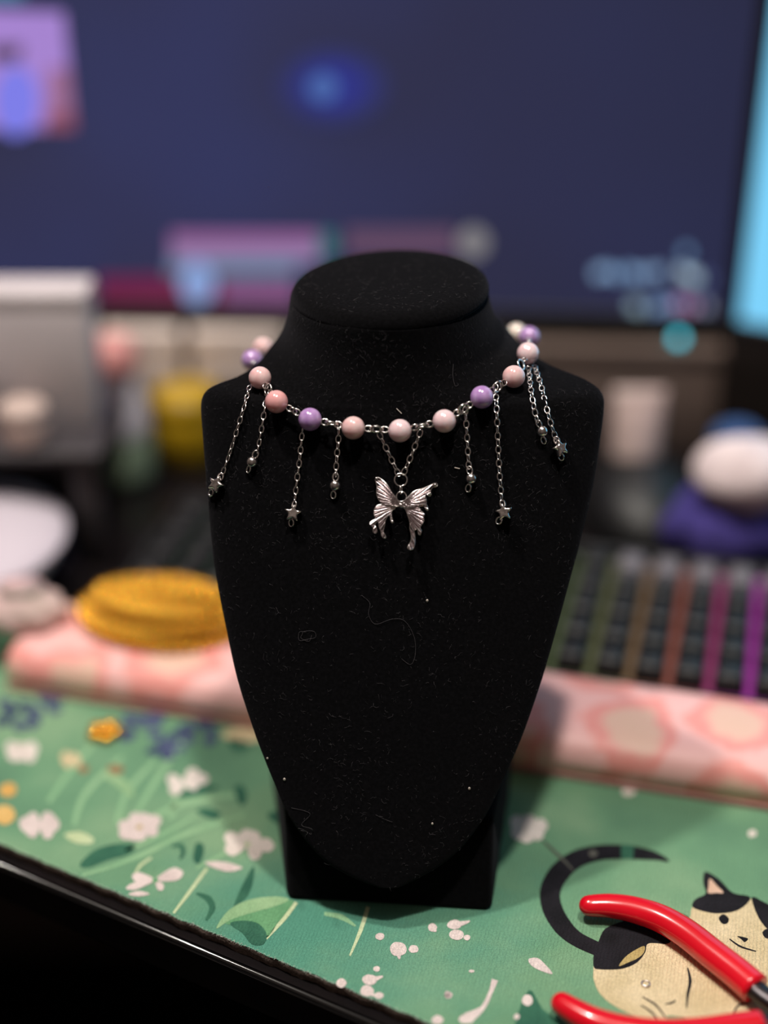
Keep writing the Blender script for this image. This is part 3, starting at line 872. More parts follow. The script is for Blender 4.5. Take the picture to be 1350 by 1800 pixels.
# lidded bottle below the monitor
p = onz(220, 838, -4)
bo = empty('lotion_bottle', p); tag(bo, 'small bottle with coral cap, white shoulder and sage green base', 'bottle')
lathe(MB(), [(13, 0), (15.5, 1), (16.4, 6), (15.6, 26), (15, 27)], p, 32).build('base', mat('sage_plastic', '#7f9079', rough=.5), bo)
lathe(MB(), [(15, 27), (15.6, 28), (15.2, 36), (13, 47), (10.5, 57), (9, 61)], p, 32).build('shoulder', mat('white_plastic', '#e6dde6', rough=.4), bo)
lathe(MB(), [(9.6, 60), (11.4, 61), (12.2, 66), (11.4, 73), (8, 79), (2, 81.6)], p, 32).build('cap', mat('coral_plastic', '#d8938f', rough=.4), bo)

# beige boxes under the monitor
M_BEIGE = mat('beige_card', '#ecdcd4', '#e0cec6', 20, rough=.85)
for x0, x1_, lab in ((185, 318, 'beige card box under the monitor behind the lotion bottle'), (340, 500, 'beige card box under the monitor beside the bust')):
    a, c = onz(x0, 690, 26), onz(x1_, 690, 26)
    bb = empty('card_box', ((a.x + c.x) / 2, a.y + 30, 26)); tag(bb, lab, 'box', 'beige boxes under the monitor')
    rbox(MB(), (a.x, a.y, 26.1), (c.x, a.y + 60, 52), 1, 2).build('body', M_BEIGE, bb)
    rbox(MB(), (a.x - .5, a.y - .5, 50), (c.x + .5, a.y + 60.5, 61), 1, 2).build('lid', M_BEIGE, bb)
rs = empty('desk_riser', (-100, 430, -4)); tag(rs, 'low black riser board under the two beige boxes', 'riser')
rbox(MB(), (-168, 368, 20), (-44, 460, 26), 1, 2).build('board', M_LEG, rs)
for lx in (-166, -52):
    rbox(MB(), (lx, 370, -4), (lx + 6, 458, 20.2), .6, 1).build('leg', M_LEG, rs)
wr = empty('wooden_riser', (110, 440, -4)); tag(wr, 'plain brown wooden monitor riser below the right half of the screen', 'riser')
M_WOOD = mat('brown_wood', '#75645c', '#6a5850', 12, rough=.6)
rbox(MB(), (-30, -7, 50), (183, 130, 58), 1.5, 2, MONM).build('top_board', M_WOOD, wr)
rbox(MB(), (-28, -5, -4), (181, 3, 50.2), 1, 2, MONM).build('front_panel', M_WOOD, wr)
for lx in (-28, 173):
    rbox(MB(), (lx, 3, -4), (lx + 8, 128, 50.2), 1, 2, MONM).build('side_panel', M_WOOD, wr)

# yellow tub
p = onz(335, 812, -4); p.z = -4
yt = empty('yellow_tub', p); tag(yt, 'round yellow tub with a lid half hidden behind the bust', 'tub')
MYEL = mat('yellow_plastic', '#b08c0c', rough=.45)
lathe(MB(), [(11, 0), (14, 1), (17.5, 10), (19, 20), (18.4, 30), (17, 33)], p, 36).build('body', MYEL, yt)
lathe(MB(), [(17.6, 33), (18.6, 34), (18.6, 39), (16, 43), (9, 45.5), (2, 46)], p, 36).build('lid', MYEL, yt)

# cream tube on the right
p = onz(1108, 880, -4)
ct = empty('cream_tube', p); tag(ct, 'pale pink cream tube standing on its cap, right of the bust', 'tube')
lathe(MB(), [(9, 0), (10.5, .6), (10.5, 15), (9.6, 16)], p, 28).build('cap', mat('grey_green_cap', '#8f9a90', rough=.5), ct)
mb = MB(); rings = []
for z, rx, ry in ((16, 10.4, 10.4), (18, 12, 12), (30, 12.4, 10.5), (44, 12.8, 7), (55, 13, 3), (58, 13.2, .9), (63, 13.2, .8)):
    rings.append([p + Vector((rx * math.cos(a), ry * math.sin(a), z)) for a in [2 * math.pi * j / 28 for j in range(28)]])
loft(mb, rings).build('body', mat('blush_tube', '#d0bab4', '#c6aca8', 30, rough=.4), ct)

# mouse behind the keyboard
p = onz(1120, 905, -4)
ms = empty('computer_mouse', p); tag(ms, 'black computer mouse behind the keyboard near the cream tube', 'mouse')
mb = MB(); rings = []
for i in range(10):
    t = i / 9
    rings.append([p + Vector(((30 * math.sqrt(max(0, 1 - t ** 2.4)) + .2) * math.cos(a), (46 * math.sqrt(max(0, 1 - t ** 2.0)) + .2) * math.sin(a) + 0, .3 + 30 * t)) for a in [2 * math.pi * j / 32 for j in range(32)]])
loft(mb, rings).build('shell', M_BEZEL, ms)
lathe(MB(), [(1, -3), (5, -2.6), (6.4, 0), (5, 2.6), (1, 3)], (0, 0, 0), 20).xf(Matrix.Translation(p + Vector((0, -17, 24.6))) @ Matrix.Rotation(math.pi / 2, 4, 'Y')).build('scroll_wheel', mat('grey_rubber', '#3a383c', rough=.8), ms)

# plush on the right
p = Vector((163, 246, -7))
pl = empty('plush_toy', p); tag(pl, 'plush toy with purple body, white fluffy head and blue cap at right', 'plush')
M_PURP = mat('purple_plush', '#4a3f8e', '#3d3578', 90, rough=1, bump=.8, bscale=700)
M_WPL = mat('white_plush', '#e6d5d6', '#d5c4c6', 90, rough=1, bump=.8, bscale=700)
M_BPL = mat('blue_plush', '#2e4a78', '#27406a', 90, rough=1, bump=.8, bscale=700)
def lump(c, r, sc, seed, amp=.05):
    mb = MB(); sphere(mb, (0, 0, 0), r, 36, 20, sc)
    rnd = random.Random(seed); w_ = [(Vector((rnd.uniform(-1, 1), rnd.uniform(-1, 1), rnd.uniform(-1, 1))) * .22, rnd.uniform(0, 6)) for _ in range(5)]
    mb.v = [v * (1 + amp * sum(math.sin(v.dot(a) + b_) for a, b_ in w_) / 2) + Vector(c) for v in mb.v]
    return mb
lump(p + Vector((4, 0, 22)), 27, (1.15, .95, .85), 1).build('body', M_PURP, pl)
lump(p + Vector((6, -6, 52)), 22, (1.15, .95, .78), 2).build('head', M_WPL, pl)
lump(p + Vector((2, 6, 64)), 14, (1.0, .95, .6), 3).build('cap', M_BPL, pl)
lump(p + Vector((-24, -6, 22)), 9, (.9, .8, 1.25), 4).build('arm', M_PURP, pl)
lump(p + Vector((31, -8, 22)), 9, (.9, .8, 1.25), 5).build('arm', M_PURP, pl)

# ================================================================== BUST
bust = empty('jewelry_bust', (3, 30, 0))
tag(bust, 'black velvet jewelry display bust standing on the green mat', 'display bust')
def rimy(z): return -4 + .57 * (z - 17)
def fronty(z): return -8 + .47 * (z - 17)
rows = [  # pixel row, left, right, rim y (None = leaning chest plane), front bulge, back depth
    (510, 520, 851, 104, 33.2, 33.2), (516, 511, 859, 104, 35.3, 35.3), (533, 508, 863, 104, 36, 36), (559, 504, 873, 104, 37, 36), (583, 495, 893, 103, 36.6, 35),
    (602, 483, 909, 101, 36, 30), (618, 470, 926, 97, 33.5, 24), (634, 458, 950, 92, 30, 18), (650, 440, 980, 87, 26.5, 13), (664, 414, 1020, 82.5, 23.5, 9), (674, 386, 1040, 79, 21, 7),
    (684, 366, 1053, None, None, 6), (697, 356, 1061, None, None, 7), (716, 353, 1062, None, None, 8), (760, 356, 1057, None, None, 9), (850, 363, 1043, None, None, 9), (950, 372, 1020, None, None, 9),
    (1007, 379, 1005, None, None, 9), (1110, 399, 977, None, None, 9), (1192, 417, 953, None, None, 9), (1277, 444, 924, None, None, 8), (1331, 464, 902, None, None, 8), (1416, 499, 863, None, None, 7),
    (1455, 522, 838, None, None, 6.5), (1490, 549, 810, None, None, 6), (1518, 580, 776, None, None, 5.5), (1538, 618, 740, None, None, 5), (1548, 650, 716, None, None, 4.5)]
sec = []
for (ry, l, rr, Y, df, db) in rows:
    if Y is None:
        d = ray(675, ry)
        # point on plane y = rimy(z)
        t = (rimy(0) + .57 * CAM.z - CAM.y) / (d.y - .57 * d.z)
        z = CAM.z + d.z * t; Y = rimy(z); df = Y - fronty(z)
    a, c = ony(l, ry, Y), ony(rr, ry, Y)
    if a.z > 158.6:
        u_ = a.z - 158.5
        df = Y - (58.5 + .47 * u_ - .0079 * u_ * u_)
    sec.append((a.z, a.x, c.x, Y, df, db))
sec_f = [Vector(s[:3]) for s in sec]; sec_g = [Vector(s[3:]) for s in sec]
sf = catmull(sec_f, 3); sg = catmull(sec_g, 3)
NR = 120
rings = []
for f_, g_ in zip(sf, sg):
    z, l, rr = f_; Y, df, db = g_
    cx, hw = (l + rr) / 2, (rr - l) / 2
    ring = []
    for j in range(NR):
        a = 2 * math.pi * j / NR
        cs, sn = math.cos(a), math.sin(a)
        ring.append((cx + hw * cs, Y + (db if sn > 0 else df) * sn, z))
    rings.append(ring)
bmb = loft(MB(), rings, True, True)
body_verts, body_faces = [v.copy() for v in bmb.v], list(bmb.f)
bmb.build('body', M_VELVET, bust)
BVH = BVHTree.FromPolygons(body_verts, body_faces)
# neck cap: padded disc with a seam
topc = Vector(((sec[0][1] + sec[0][2]) / 2, 102.2, sec[0][0]))
mb = MB(); rings = []
for k, dz in ((.94, -1.6), (.985, -.9), (.995, .0), (.992, 1.2), (.978, 2.4), (.95, 3.4), (.90, 4.2), (.80, 4.8), (.6, 5.1), (.25, 5.2), (.02, 5.2)):
    rings.append([topc + Vector((34.2 * k * math.cos(a), 36.6 * k * math.sin(a), dz + .045 * 34.2 * k * math.cos(a))) for a in [2 * math.pi * j / 96 for j in range(96)]])
loft(mb, rings).build('neck_cap', M_VELVET, bust)
# base block: wider at the rear, front leaning back under the plate
bl, br = onz(505, 1583), onz(864, 1604)
foot = [(bl.x, bl.y), (br.x, br.y), (47.5, 62), (-42.5, 68)]
bm = bmesh.new()
vb = [bm.verts.new(Vector((x, y, 0.1))) for x, y in foot]
vt = [bm.verts.new(Vector((x + (0.5 if x > 0 else -0.5), y + (13.5 if i < 2 else 0), 30 if i < 2 else 34))) for i, (x, y) in enumerate(foot)]
bm.faces.new(vt); bm.faces.new(vb[::-1])
for i in range(4): bm.faces.new((vb[i], vb[(i + 1) % 4], vt[(i + 1) % 4], vt[i]))
bmesh.ops.recalc_face_normals(bm, faces=bm.faces)
bmesh.ops.bevel(bm, geom=list(bm.edges), offset=2.2, segments=4, profile=.5, affect='EDGES')
bm.verts.index_update()
mb = MB().add([v.co.copy() for v in bm.verts], [tuple(v.index for v in f.verts) for f in bm.faces]); bm.free()
mb.build('base', M_VELVET, bust)

def hit(x, y):
    d = ray(x, y).normalized()
    loc, nrm, idx, dist = BVH.ray_cast(CAM, d)
    if nrm is not None and nrm.dot(d) > 0: nrm = -nrm
    return loc, nrm, d
def rest_at(x, y, clear, Y=None):
    """centre of something of half-thickness clear that touches the bust and shows at this pixel"""
    loc, nrm, d = hit(x, y)
    if loc is None or Y is not None:
        return ony(x, y, Y if Y is not None else 100)
    t = (loc - CAM).length
    for _ in range(400):
        p = CAM + d * t
        q_, n_, i_, ds = BVH.find_nearest(p)
        if ds >= clear: break
        t -= .1
    return p

# lint on the velvet
def fibre(mb, p, nrm, L, r, bend):
    t = nrm.orthogonal().normalized(); t.rotate(Matrix.Rotation(random.uniform(0, 6.28), 3, nrm))
    b = nrm.cross(t)
    pts = []
    a = 0; q_ = p + nrm * .15
    for k in range(4):
        pts.append(q_ + nrm * random.uniform(0, .25))
        a += random.uniform(-bend, bend)
        q_ = q_ + (t * math.cos(a) + b * math.sin(a)) * L / 3
    tube(mb, pts, r, 3)
mb = MB()
cnt = 0
while cnt < 3000:
    x, y = random.uniform(350, 1065), random.uniform(450, 1560)
    loc, nrm, d = hit(x, y)
    if loc is None: continue
    if y > 1000 and random.random() < .35: continue
    if math.sin(x * .021 + 1.3) * math.sin(y * .017 + x * .006) + random.uniform(-1, 1) < -.1: continue
    cnt += 1
    fibre(mb, loc, nrm, random.uniform(.25, 1.5) if random.random() < .85 else random.uniform(1.5, 3), random.uniform(.012, .034), 1.2)
o = mb.build('lint', M_LINT, bust); o['kind'] = 'stuff'
for k in range(170):     # on the cap
    pass
mb = MB()
for k in range(420):
    a = random.uniform(0, 6.28); q_ = math.sqrt(random.random()) * .97
    p = topc + Vector((34 * q_ * math.cos(a), 35 * q_ * math.sin(a), 5.0 + .045 * 34 * q_ * math.cos(a)))
    fibre(mb, p, Vector((0, 0, 1)), random.uniform(.5, 1.8), random.uniform(.018, .04), 1.2)
o = mb.build('cap_lint', M_LINT, bust); o['kind'] = 'stuff'
def hair(pts, r=.05, m=M_LINT):
    P = [rest_at(x, y, .25) for x, y in pts]
    return tube(MB(), catmull(P, 6), r, 4).build('loose_thread', m, bust)
def curl(cx, cy, s, n=12, seed=0):
    rnd = random.Random(seed)
    return [(cx + s * (1 + .5 * rnd.uniform(-1, 1)) * math.cos(i * 1.1), cy + s * .8 * (1 + .5 * rnd.uniform(-1, 1)) * math.sin(i * 1.1)) for i in range(n)]
hair([(635, 1046), (650, 1060), (648, 1080), (660, 1097), (690, 1088), (712, 1092), (728, 1120), (730, 1150), (722, 1168), (706, 1158)])
hair(curl(538, 1117, 13, 11, 3)); hair(curl(529, 1465, 10, 14, 5), .06); hair([(512, 1420), (545, 1430), (530, 1450), (550, 1460), (528, 1480), (540, 1490)], .05)
hair([(797, 640), (796, 660), (800, 678), (806, 676)]); hair(curl(806, 548, 14, 10, 9), .06); hair([(690, 1445), (676, 1440), (660, 1432)], .04)
hair([(697, 718), (702, 723), (706, 727)], .14, M_SPECK); hair([(799, 822), (803, 823), (808, 824)], .22, M_SPECK)
for x, y in ((470, 1333), (760, 1448), (751, 1056), (825, 1386), (500, 1370), (688, 570), (708, 480)):
    P = rest_at(x, y, .2)
    sphere(MB(), P, random.uniform(.25, .5), 6, 4, (1, .6, 1.4)).build('loose_speck', M_SPECK, bust)

# ================================================================== NECKLACE
neck = empty('necklace', (5, 60, 150))
tag(neck, 'pink and lilac bead necklace with silver chains and butterfly charm, on the bust', 'necklace')
BR = 3.8
beads_px = [(462, 612, 124, M_ROSE), (443, 633, 108, M_LILAC), (457, 664, None, M_ROSE), (486, 706, None, M_ROSE2), (545, 737, None, M_LILAC), (621, 752, None, M_ROSE), (703, 757, None, M_PALE),
            (781, 740, None, M_PALE), (847, 698, None, M_LILAC), (903, 662, None, M_ROSE), (928, 621, None, M_PALE), (930, 592, 116, M_LILAC), (908, 586, 128, M_CREAM)]
bead_mesh = {}
def bead_me(m):
    if m.name not in bead_mesh:
        bead_mesh[m.name] = sphere(MB(), (0, 0, 0), BR, 40, 24).mesh('bead', m)
    return bead_mesh[m.name]
BP = []
for x, y, Y, m in beads_px:
    p = rest_at(x, y, BR + .1, Y)
    BP.append([p, m])
# round the back of the neck
back = [(BP[-1][0], None)]
L0, R0 = BP[0][0], BP[-1][0]
for k, m in zip((1, 2, 3, 4, 5), (M_ROSE, M_LILAC, M_PALE, M_ROSE, M_LILAC)):
    a = math.pi * k / 6
    c = (L0 + R0) / 2
    BP.append([Vector((c.x + 33 * math.cos(a), c.y + 8 + 17 * math.sin(a), (L0.z + R0.z) / 2 - 6)), m])
def frame(d, nrm):
    d = d.normalized()
    y = (nrm - d * nrm.dot(d))
    if y.length < 1e-4: y = d.orthogonal()
    y.normalize(); x = y.cross(d).normalized()
    return Matrix((( x.x, y.x, d.x), (x.y, y.y, d.y), (x.z, y.z, d.z))).to_4x4()     # local z = d, local y = nrm
def ring_mesh(name, rx, rz, wire, n=22, k=7):
    """oval ring standing in the local x-z plane"""
    pts = [(rx * math.cos(2 * math.pi * i / n), 0, rz * math.sin(2 * math.pi * i / n)) for i in range(n)]
    mb = MB(); rings = []
    for i in range(n):
        a = 2 * math.pi * i / n
        o = Vector((math.cos(a) / max(rx, .01), 0, math.sin(a) / max(rz, .01))).normalized()
        rings.append([Vector(pts[i]) + wire * (o * math.cos(2 * math.pi * j / k) + Vector((0, 1, 0)) * math.sin(2 * math.pi * j / k)) for j in range(k)])
    rings.append(rings[0])
    loft(mb, rings, True, False)
    return mb.mesh(name, M_CHROME)
ME_LINK = ring_mesh('chain_link', .82, 1.32, .24)
ME_LOOP = ring_mesh('eye_loop', .98, 1.35, .3)
ME_JUMP = ring_mesh('jump_ring', 1.55, 1.75, .36)
ME_RING = ring_mesh('pendant_ring', 2.05, 2.05, .3, 30)
def put(name, me, p, d, nrm, parent, twist=0.0, sc=1.0):
    Mx = Matrix.Translation(Vector(p) * MM) @ frame(Vector(d), Vector(nrm)) @ Matrix.Rotation(twist, 4, 'Z') @ Matrix.Scale(sc, 4)
    return obj(name, me, parent, Mx)
def outward(p):
    q_, n_, i_, ds = BVH.find_nearest(p)
    v = Vector(p) - q_
    return v.normalized() if v.length > 1e-4 else n_
beads = []
for p, m in BP:
    Mx = TM(p) @ Matrix.Rotation(random.uniform(0, 6), 4, Vector((.3, .5, .8)).normalized())
    bo_ = obj('bead', bead_me(m), neck, Matrix.Translation(p * MM))
    beads.append(bo_)
    if m is M_LILAC: bo_['label'] = 'lilac bead'
joints = []
NB = len(BP)
for i in range(NB):
    j = (i + 1) % NB
    a, b = BP[i][0], BP[j][0]
    d = b - a; g = d.length
    dn = d.normalized(); gap = g - 2 * BR
    mid = (a + b) / 2
    on = outward(mid)
    if gap < 3.2:
        put('jump_ring', ME_JUMP, mid, dn, on, neck, random.uniform(.3, 1.0), max(.45, min(1, gap / 3.6)))
        joints.append(mid); continue
    tw = random.uniform(-.5, .5)
    put('eye_loop', ME_LOOP, a + dn * (BR + 1.2), dn, on, beads[i], tw)
    put('eye_loop', ME_LOOP, b - dn * (BR + 1.2), dn, on, beads[j], tw + random.uniform(-.3, .3))
    put('jump_ring', ME_JUMP, mid, dn, on, neck, 1.1 + random.uniform(-.5, .3), max(.7, min(1.15, (gap - 3.0) / 3.0)))
    # straight pin stubs
    for c_, s_ in ((a, 1), (b, -1)):
        pass
    joints.append(mid)

# star and ball end beads
def star_mesh():
    mb = MB(); n = 5; pts = []
    for i in range(10):
        a = math.pi / 2 + math.pi * i / 5
        r_ = 3.1 if i % 2 == 0 else 1.65
        pts.append((r_ * math.cos(a), r_ * math.sin(a)))
    sm = catmull([(p[0], p[1], 0) for p in pts], 3, True)
    rings = []
    for y, k in ((-1.35, .3), (-1.5, .62), (-1.2, .88), (-.6, 1), (.6, 1), (1.2, .88), (1.5, .62), (1.35, .3)):
        rings.append([(p.x * k, y, p.y * k) for p in sm])
    return loft(mb, rings).mesh('star_bead', M_CHROME)
ME_STAR = star_mesh()
ME_BALL = sphere(MB(), (0, 0, 0), 1.85, 28, 18).mesh('ball_bead', M_CHROME)
ME_BALLS = sphere(MB(), (0, 0, 0), 1.85, 28, 18).mesh('ball_bead', M_CHROME)

def resample(P, step):
    out = [P[0]]; acc = 0
    for a, b in zip(P, P[1:]):
        L = (b - a).length
        while acc + L >= step:
            t = (step - acc) / L
            a = a.lerp(b, t); out.append(a); L = (b - a).length; acc = 0
        acc += L
    return out
def dangle(path, end, end_px, loop_px, label, top=None, Y=None, twist0=0.0, end_twist=0.0):
    P = [rest_at(x, y, 1.25, (Y[i] if Y else None)) for i, (x, y) in enumerate(path)]
    if top is not None: P = [top] + P
    dg = empty('dangle_chain', P[0], neck)
    dg['label'] = label
    pe = rest_at(end_px[0], end_px[1], 1.9, Y[-1] if Y else None)
    cv = catmull(P + [], 8)
    pts = resample(cv, 2.22)
    for i, p in enumerate(pts):
        a = pts[max(i - 1, 0)]; b = pts[min(i + 1, len(pts) - 1)]
        tw = twist0 + (0.25 if i % 2 == 0 else 1.25) + random.uniform(-.3, .3)
        put('chain_link', ME_LINK, p, b - a, outward(p), dg, tw)
    last = pts[-1]
    d = pe - last
    put('eye_loop', ME_LOOP, pe - d.normalized() * 2.75, d, outward(last), dg, random.uniform(-.4, .9), .95)
    if end == 'star':
        put('star_bead', ME_STAR, pe, -d, -outward(pe) * -1, dg, end_twist)
    else:
        put('ball_bead', ME_BALL, pe, d, outward(pe), dg)
    pl_ = rest_at(loop_px[0], loop_px[1], .9, Y[-1] if Y else None)
    put('end_loop', ME_LOOP, pl_, pl_ - pe, outward(pe), dg, random.uniform(0, .9), .95)
    mb = MB(); tube(mb, [pe - d.normalized() * 1.7, pe, pe.lerp(pl_, .7)], .27, 6)
    mb.build('pin', M_CHROME, dg)
dangle([(438, 682), (430, 712), (420, 745), (405, 793), (392, 830)], 'star', (381, 851), (371, 866), 'long silver chain with star at far left', twist0=.2)
dangle([(469, 690), (464, 728), (458, 765), (452, 796)], 'ball', (443, 812), (437, 825), 'short silver chain with ball below the two leftmost pink beads')
dangle([(534, 744), (531, 764), (527, 805), (521, 852), (518, 884)], 'star', (515, 902), (512, 919), 'long silver chain with star below the left lilac bead', end_twist=.15)
dangle([(595, 748), (595, 770), (592, 805), (590, 838)], 'ball', (589, 853), (586, 870), 'short silver chain with ball left of the butterfly')
dangle([(818, 722), (820, 750), (822, 785), (824, 822)], 'ball', (828, 841), (823, 858), 'short silver chain with ball right of the butterfly')
dangle([(871, 680), (873, 720), (875, 770), (878, 830), (882, 882)], 'star', (886, 900), (877, 915), 'long silver chain with star below the right lilac bead', end_twist=-.35)
dangle([(929, 648), (934, 690), (941, 728), (946, 745)], 'ball', (953, 758), (955, 774), 'short silver chain with ball below the right pink bead')
dangle([(940, 645), (951, 678), (964, 730), (975, 766)], 'star', (984, 788), (986, 803), 'long silver chain with star at far right', end_twist=.3)

# ---- butterfly charm on its V of chain
def vchain(path):
    P = [rest_at(x, y, 1.4) for x, y in path]
    dg = empty('pendant_chain', P[0], neck)
    pts = resample(catmull(P, 8), 2.22)
    for i, p in enumerate(pts):
        a = pts[max(i - 1, 0)]; b = pts[min(i + 1, len(pts) - 1)]
        put('chain_link', ME_LINK, p, b - a, outward(p), dg, (0.15 if i % 2 == 0 else 1.2) + random.uniform(-.2, .2))
vchain([(668, 766), (676, 782), (684, 799), (692, 816), (700, 833)])
vchain([(738, 762), (731, 780), (724, 798), (717, 815), (709, 833)])
bf = empty('butterfly_charm', rest_at(704, 890, 1.5), neck)
bf['label'] = 'silver butterfly charm with dripping ribbed wings'
bpl = rest_at(704, 888, 1.7); bn = outward(bpl)
upv = (rest_at(704, 850, 1.7) - rest_at(704, 930, 1.7)).normalized()
bn = (bn - upv * bn.dot(upv)).normalized()
def on_bf(zx, zy, off=0.0):
    x, y = 640 + zx / 9.643, 830 + zy / 9.643
    d = ray(x, y); o_ = bpl + bn * off
    return CAM + d * ((o_ - CAM).dot(bn) / d.dot(bn))
put('pendant_ring', ME_RING, rest_at(704.5, 843.5, 1.4), upv, bn, bf, .05)
put('chain_link', ME_LINK, rest_at(705, 861, 1.6), upv, bn, bf, 1.25, 1.05)
put('hanging_loop', ME_RING, on_bf(632, 415, .3), upv, bn, bf, 0, .8)
wings = {
    'ul': ((600, 550), [(520, 420), (460, 340), (400, 230), (330, 150), (250, 97), (207, 92), (190, 125), (222, 230), (215, 350), (240, 440), (290, 512), (400, 556), (600, 572)], [(235, 120), (222, 165), (222, 230), (217, 290), (216, 350), (228, 400), (240, 440), (270, 490), (320, 525), (300, 128), (350, 175), (395, 232), (430, 290), (470, 355)]),
    'll': ((600, 585), [(520, 560), (400, 552), (280, 552), (215, 575), (178, 635), (175, 720), (200, 795), (160, 815), (97, 862), (120, 905), (158, 935), (158, 1010), (190, 1032), (212, 1005), (200, 940), (182, 880), (240, 828), (258, 920), (295, 1020), (300, 1070), (330, 1112), (362, 1110), (350, 1060), (322, 1010), (342, 900), (362, 800), (400, 742), (445, 742), (450, 795), (462, 850), (485, 856), (486, 820), (466, 765), (460, 700), (475, 645), (520, 612)], [(300, 560), (220, 585), (185, 640), (178, 690), (182, 740), (205, 795), (245, 825), (260, 890), (285, 960), (310, 990), (335, 880), (360, 800), (430, 740)]),
    'ur': ((640, 548), [(680, 490), (740, 435), (800, 370), (880, 312), (1000, 280), (1100, 235), (1180, 195), (1222, 190), (1242, 220), (1220, 246), (1170, 250), (1132, 290), (1122, 330), (1132, 382), (1102, 402), (1062, 370), (1032, 410), (1050, 470), (1050, 545), (1086, 615), (1076, 642), (1050, 622), (1010, 562), (930, 580), (800, 592), (640, 580)], [(790, 385), (870, 322), (940, 298), (1010, 282), (1090, 250), (1160, 235), (1125, 300), (1110, 345), (1060, 365), (1030, 410), (1040, 460), (1046, 520), (990, 560), (900, 580)]),
    'lr': ((650, 590), [(665, 600), (702, 622), (740, 720), (780, 850), (780, 960), (800, 1040), (802, 1160), (750, 1250), (745, 1290), (782, 1312), (832, 1290), (856, 1200), (856, 1100), (848, 1030), (842, 990), (900, 960), (918, 990), (928, 1050), (950, 1052), (966, 1000), (945, 948), (975, 880), (1010, 830), (1002, 760), (1016, 710), (962, 660), (930, 612), (800, 585)], [(770, 840), (785, 930), (800, 1000), (842, 985), (880, 965), (920, 945), (950, 910), (975, 870), (1000, 825), (1000, 770), (1008, 715), (960, 665), (900, 610)])}
for key, (root, out, veins) in wings.items():
    sgn = 1
    cen = Vector((root[0], root[1], 0))
    # wing slab, slightly cupped towards the viewer away from the body
    pts2 = catmull([(p[0], p[1], 0) for p in out], 3, True)
    def cup(p): 
        d_ = (Vector((p[0], p[1], 0)) - cen).length / 480
        return (1.5 - 1.6 * d_ * d_) if key in ('ul', 'ur') else (.5 + 1.1 * d_ * d_)
    from mathutils.geometry import delaunay_2d_cdt
    V2 = [Vector((p.x, p.y)) for p in pts2]; nO = len(V2)
    def inside(x, y):
        c_ = False; k = nO - 1
        for i_ in range(nO):
            a_, b_ = V2[i_], V2[k]
            if (a_.y > y) != (b_.y > y) and x < (b_.x - a_.x) * (y - a_.y) / (b_.y - a_.y) + a_.x: c_ = not c_
            k = i_
        return c_
    for gx in range(80, 1260, 8):
        for gy in range(80, 1320, 8):
            if inside(gx, gy): V2.append(Vector((gx + random.uniform(-2, 2), gy + random.uniform(-2, 2))))
    V3, _, F3, _, _, _ = delaunay_2d_cdt(V2, [(i_, (i_ + 1) % nO) for i_ in range(nO)], [], 1, 1e-4)
    def relief(p):
        dx, dy = p.x - root[0], p.y - root[1]
        r_ = math.hypot(dx, dy); th = math.atan2(dy, dx) + .00025 * r_
        return cup(p) + .85 * min(1, r_ / 150) * abs(math.sin(th * 19))
    nP = len(V3)
    vf = [on_bf(p.x, p.y, relief(p) + .1) for p in V3]; vb_ = [on_bf(p.x, p.y, cup(p) - .3) for p in V3]
    mb = MB()
    mb.add(vf + vb_, [tuple(t) for t in F3] + [tuple(k_ + nP for k_ in reversed(t)) for t in F3])
    wo = mb.build('wing', M_CHROMED, bf)
    mb = MB()
    tube(mb, [on_bf(p.x, p.y, cup(p)) for p in pts2], .3, 6, True)
    mb.build('wing_rim', M_CHROME, wo)
mb = MB(); tube(mb, [on_bf(600, 545, 1.0), on_bf(622, 560, 1.15), on_bf(648, 575, 1.0)], [.7, .95, .7], 10, round_ends=True)
mb.build('body', M_CHROME, bf)
for zx, zy in ((212, 108), (1205, 215), (180, 1005), (335, 1085), (475, 838), (780, 1285), (940, 1030), (1070, 625)):
    mb = MB(); q_ = (zx, zy)
    sphere(mb, on_bf(zx, zy, .2 if zy < 300 else 1.2), .62 if zx != 780 else .9, 10, 8); mb.build('drip_tip', M_CHROME, bf)

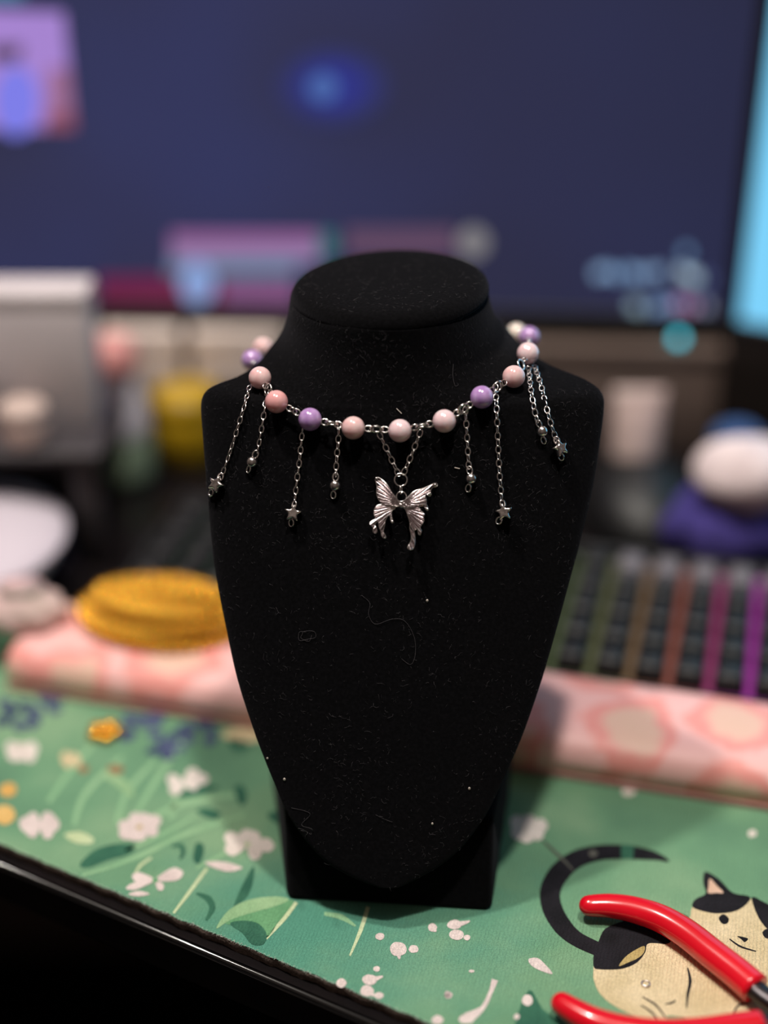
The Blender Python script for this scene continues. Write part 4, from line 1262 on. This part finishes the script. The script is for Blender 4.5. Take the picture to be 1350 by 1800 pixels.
# ================================================================== PLIERS AND LOOSE RING
pr = onz(1180, 1730, 0)
pli = empty('pliers', (pr.x + 30, pr.y, 0)); tag(pli, 'pair of pliers with glossy red handles lying on the printed cat', 'pliers')
M_RED = mat('red_dipped_vinyl', '#dc0a24', '#d0071e', 30, rough=.22, coat=.5, spec=.5)
M_STEEL = mat('dark_steel', '#4a4648', rough=.35, metal=1.0)
up_path = [onz(x, y, 5.6) for x, y in ((1036, 1592), (1070, 1592), (1110, 1598), (1160, 1614), (1205, 1640), (1250, 1675), (1295, 1710), (1328, 1738))]
dn_path = [onz(x, y, 5.6) for x, y in ((988, 1764), (1015, 1781), (1055, 1800), (1110, 1814), (1170, 1820), (1230, 1818), (1290, 1811), (1338, 1805))]
for path, rr in ((up_path, (3.7, 4.2, 4.6, 4.9, 5.1, 5.2, 5.3, 5.4)), (dn_path, (3.7, 4.2, 4.6, 4.9, 5.1, 5.2, 5.3, 5.4))):
    cv = catmull(path, 5)
    rad = [float(q) for q in np.interp(np.linspace(0, 1, len(cv)), np.linspace(0, 1, len(rr)), rr)]
    mb = MB()
    T0 = (cv[0] - cv[1]).normalized()
    nose = [(cv[0] + T0 * rad[0] * .95 * math.sin(a), rad[0] * max(math.cos(a), .04)) for a in (1.5, 1.3, 1.05, .75, .4)]
    P = [a for a, _ in nose] + cv; R = [b_ for _, b_ in nose] + list(rad)
    tube(mb, P, R, 22, flat=.92)
    mb.build('grip', M_RED, pli)
pv = onz(1445, 1815, 5.6)
for path, sd in ((up_path, -1), (dn_path, 1)):
    e_ = path[-1]; d_ = (path[-1] - path[-2]).normalized()
    mb = MB()
    tube(mb, catmull([e_ - d_ * 6, e_ + d_ * 4, e_.lerp(pv, .6), pv, pv + Vector((16, -3 * sd, 0)), pv + Vector((36, -1.2 * sd, 0))], 5), [float(q) for q in np.interp(np.linspace(0, 1, 26), [0, .3, .6, .8, 1], [3.8, 3.6, 4.6, 4.2, 1.3])], 12, flat=.75)
    mb.build('steel_arm', M_STEEL, pli)
lathe(MB(), [(1, -5), (4.2, -5), (4.6, -4.4), (4.6, 4.4), (4.2, 5), (1, 5)], pv, 24).build('rivet', M_STEEL, pli)

p = onz(1135, 1729, .45)
jr = obj('jump_ring', ring_mesh('loose_jump_ring', 1.35, 1.35, .32), None, Matrix.Translation(p * MM) @ Matrix.Rotation(math.radians(84), 4, 'X') @ Matrix.Rotation(.6, 4, 'Y'))
tag(jr, 'tiny loose silver jump ring lying on the printed cat', 'jump ring')
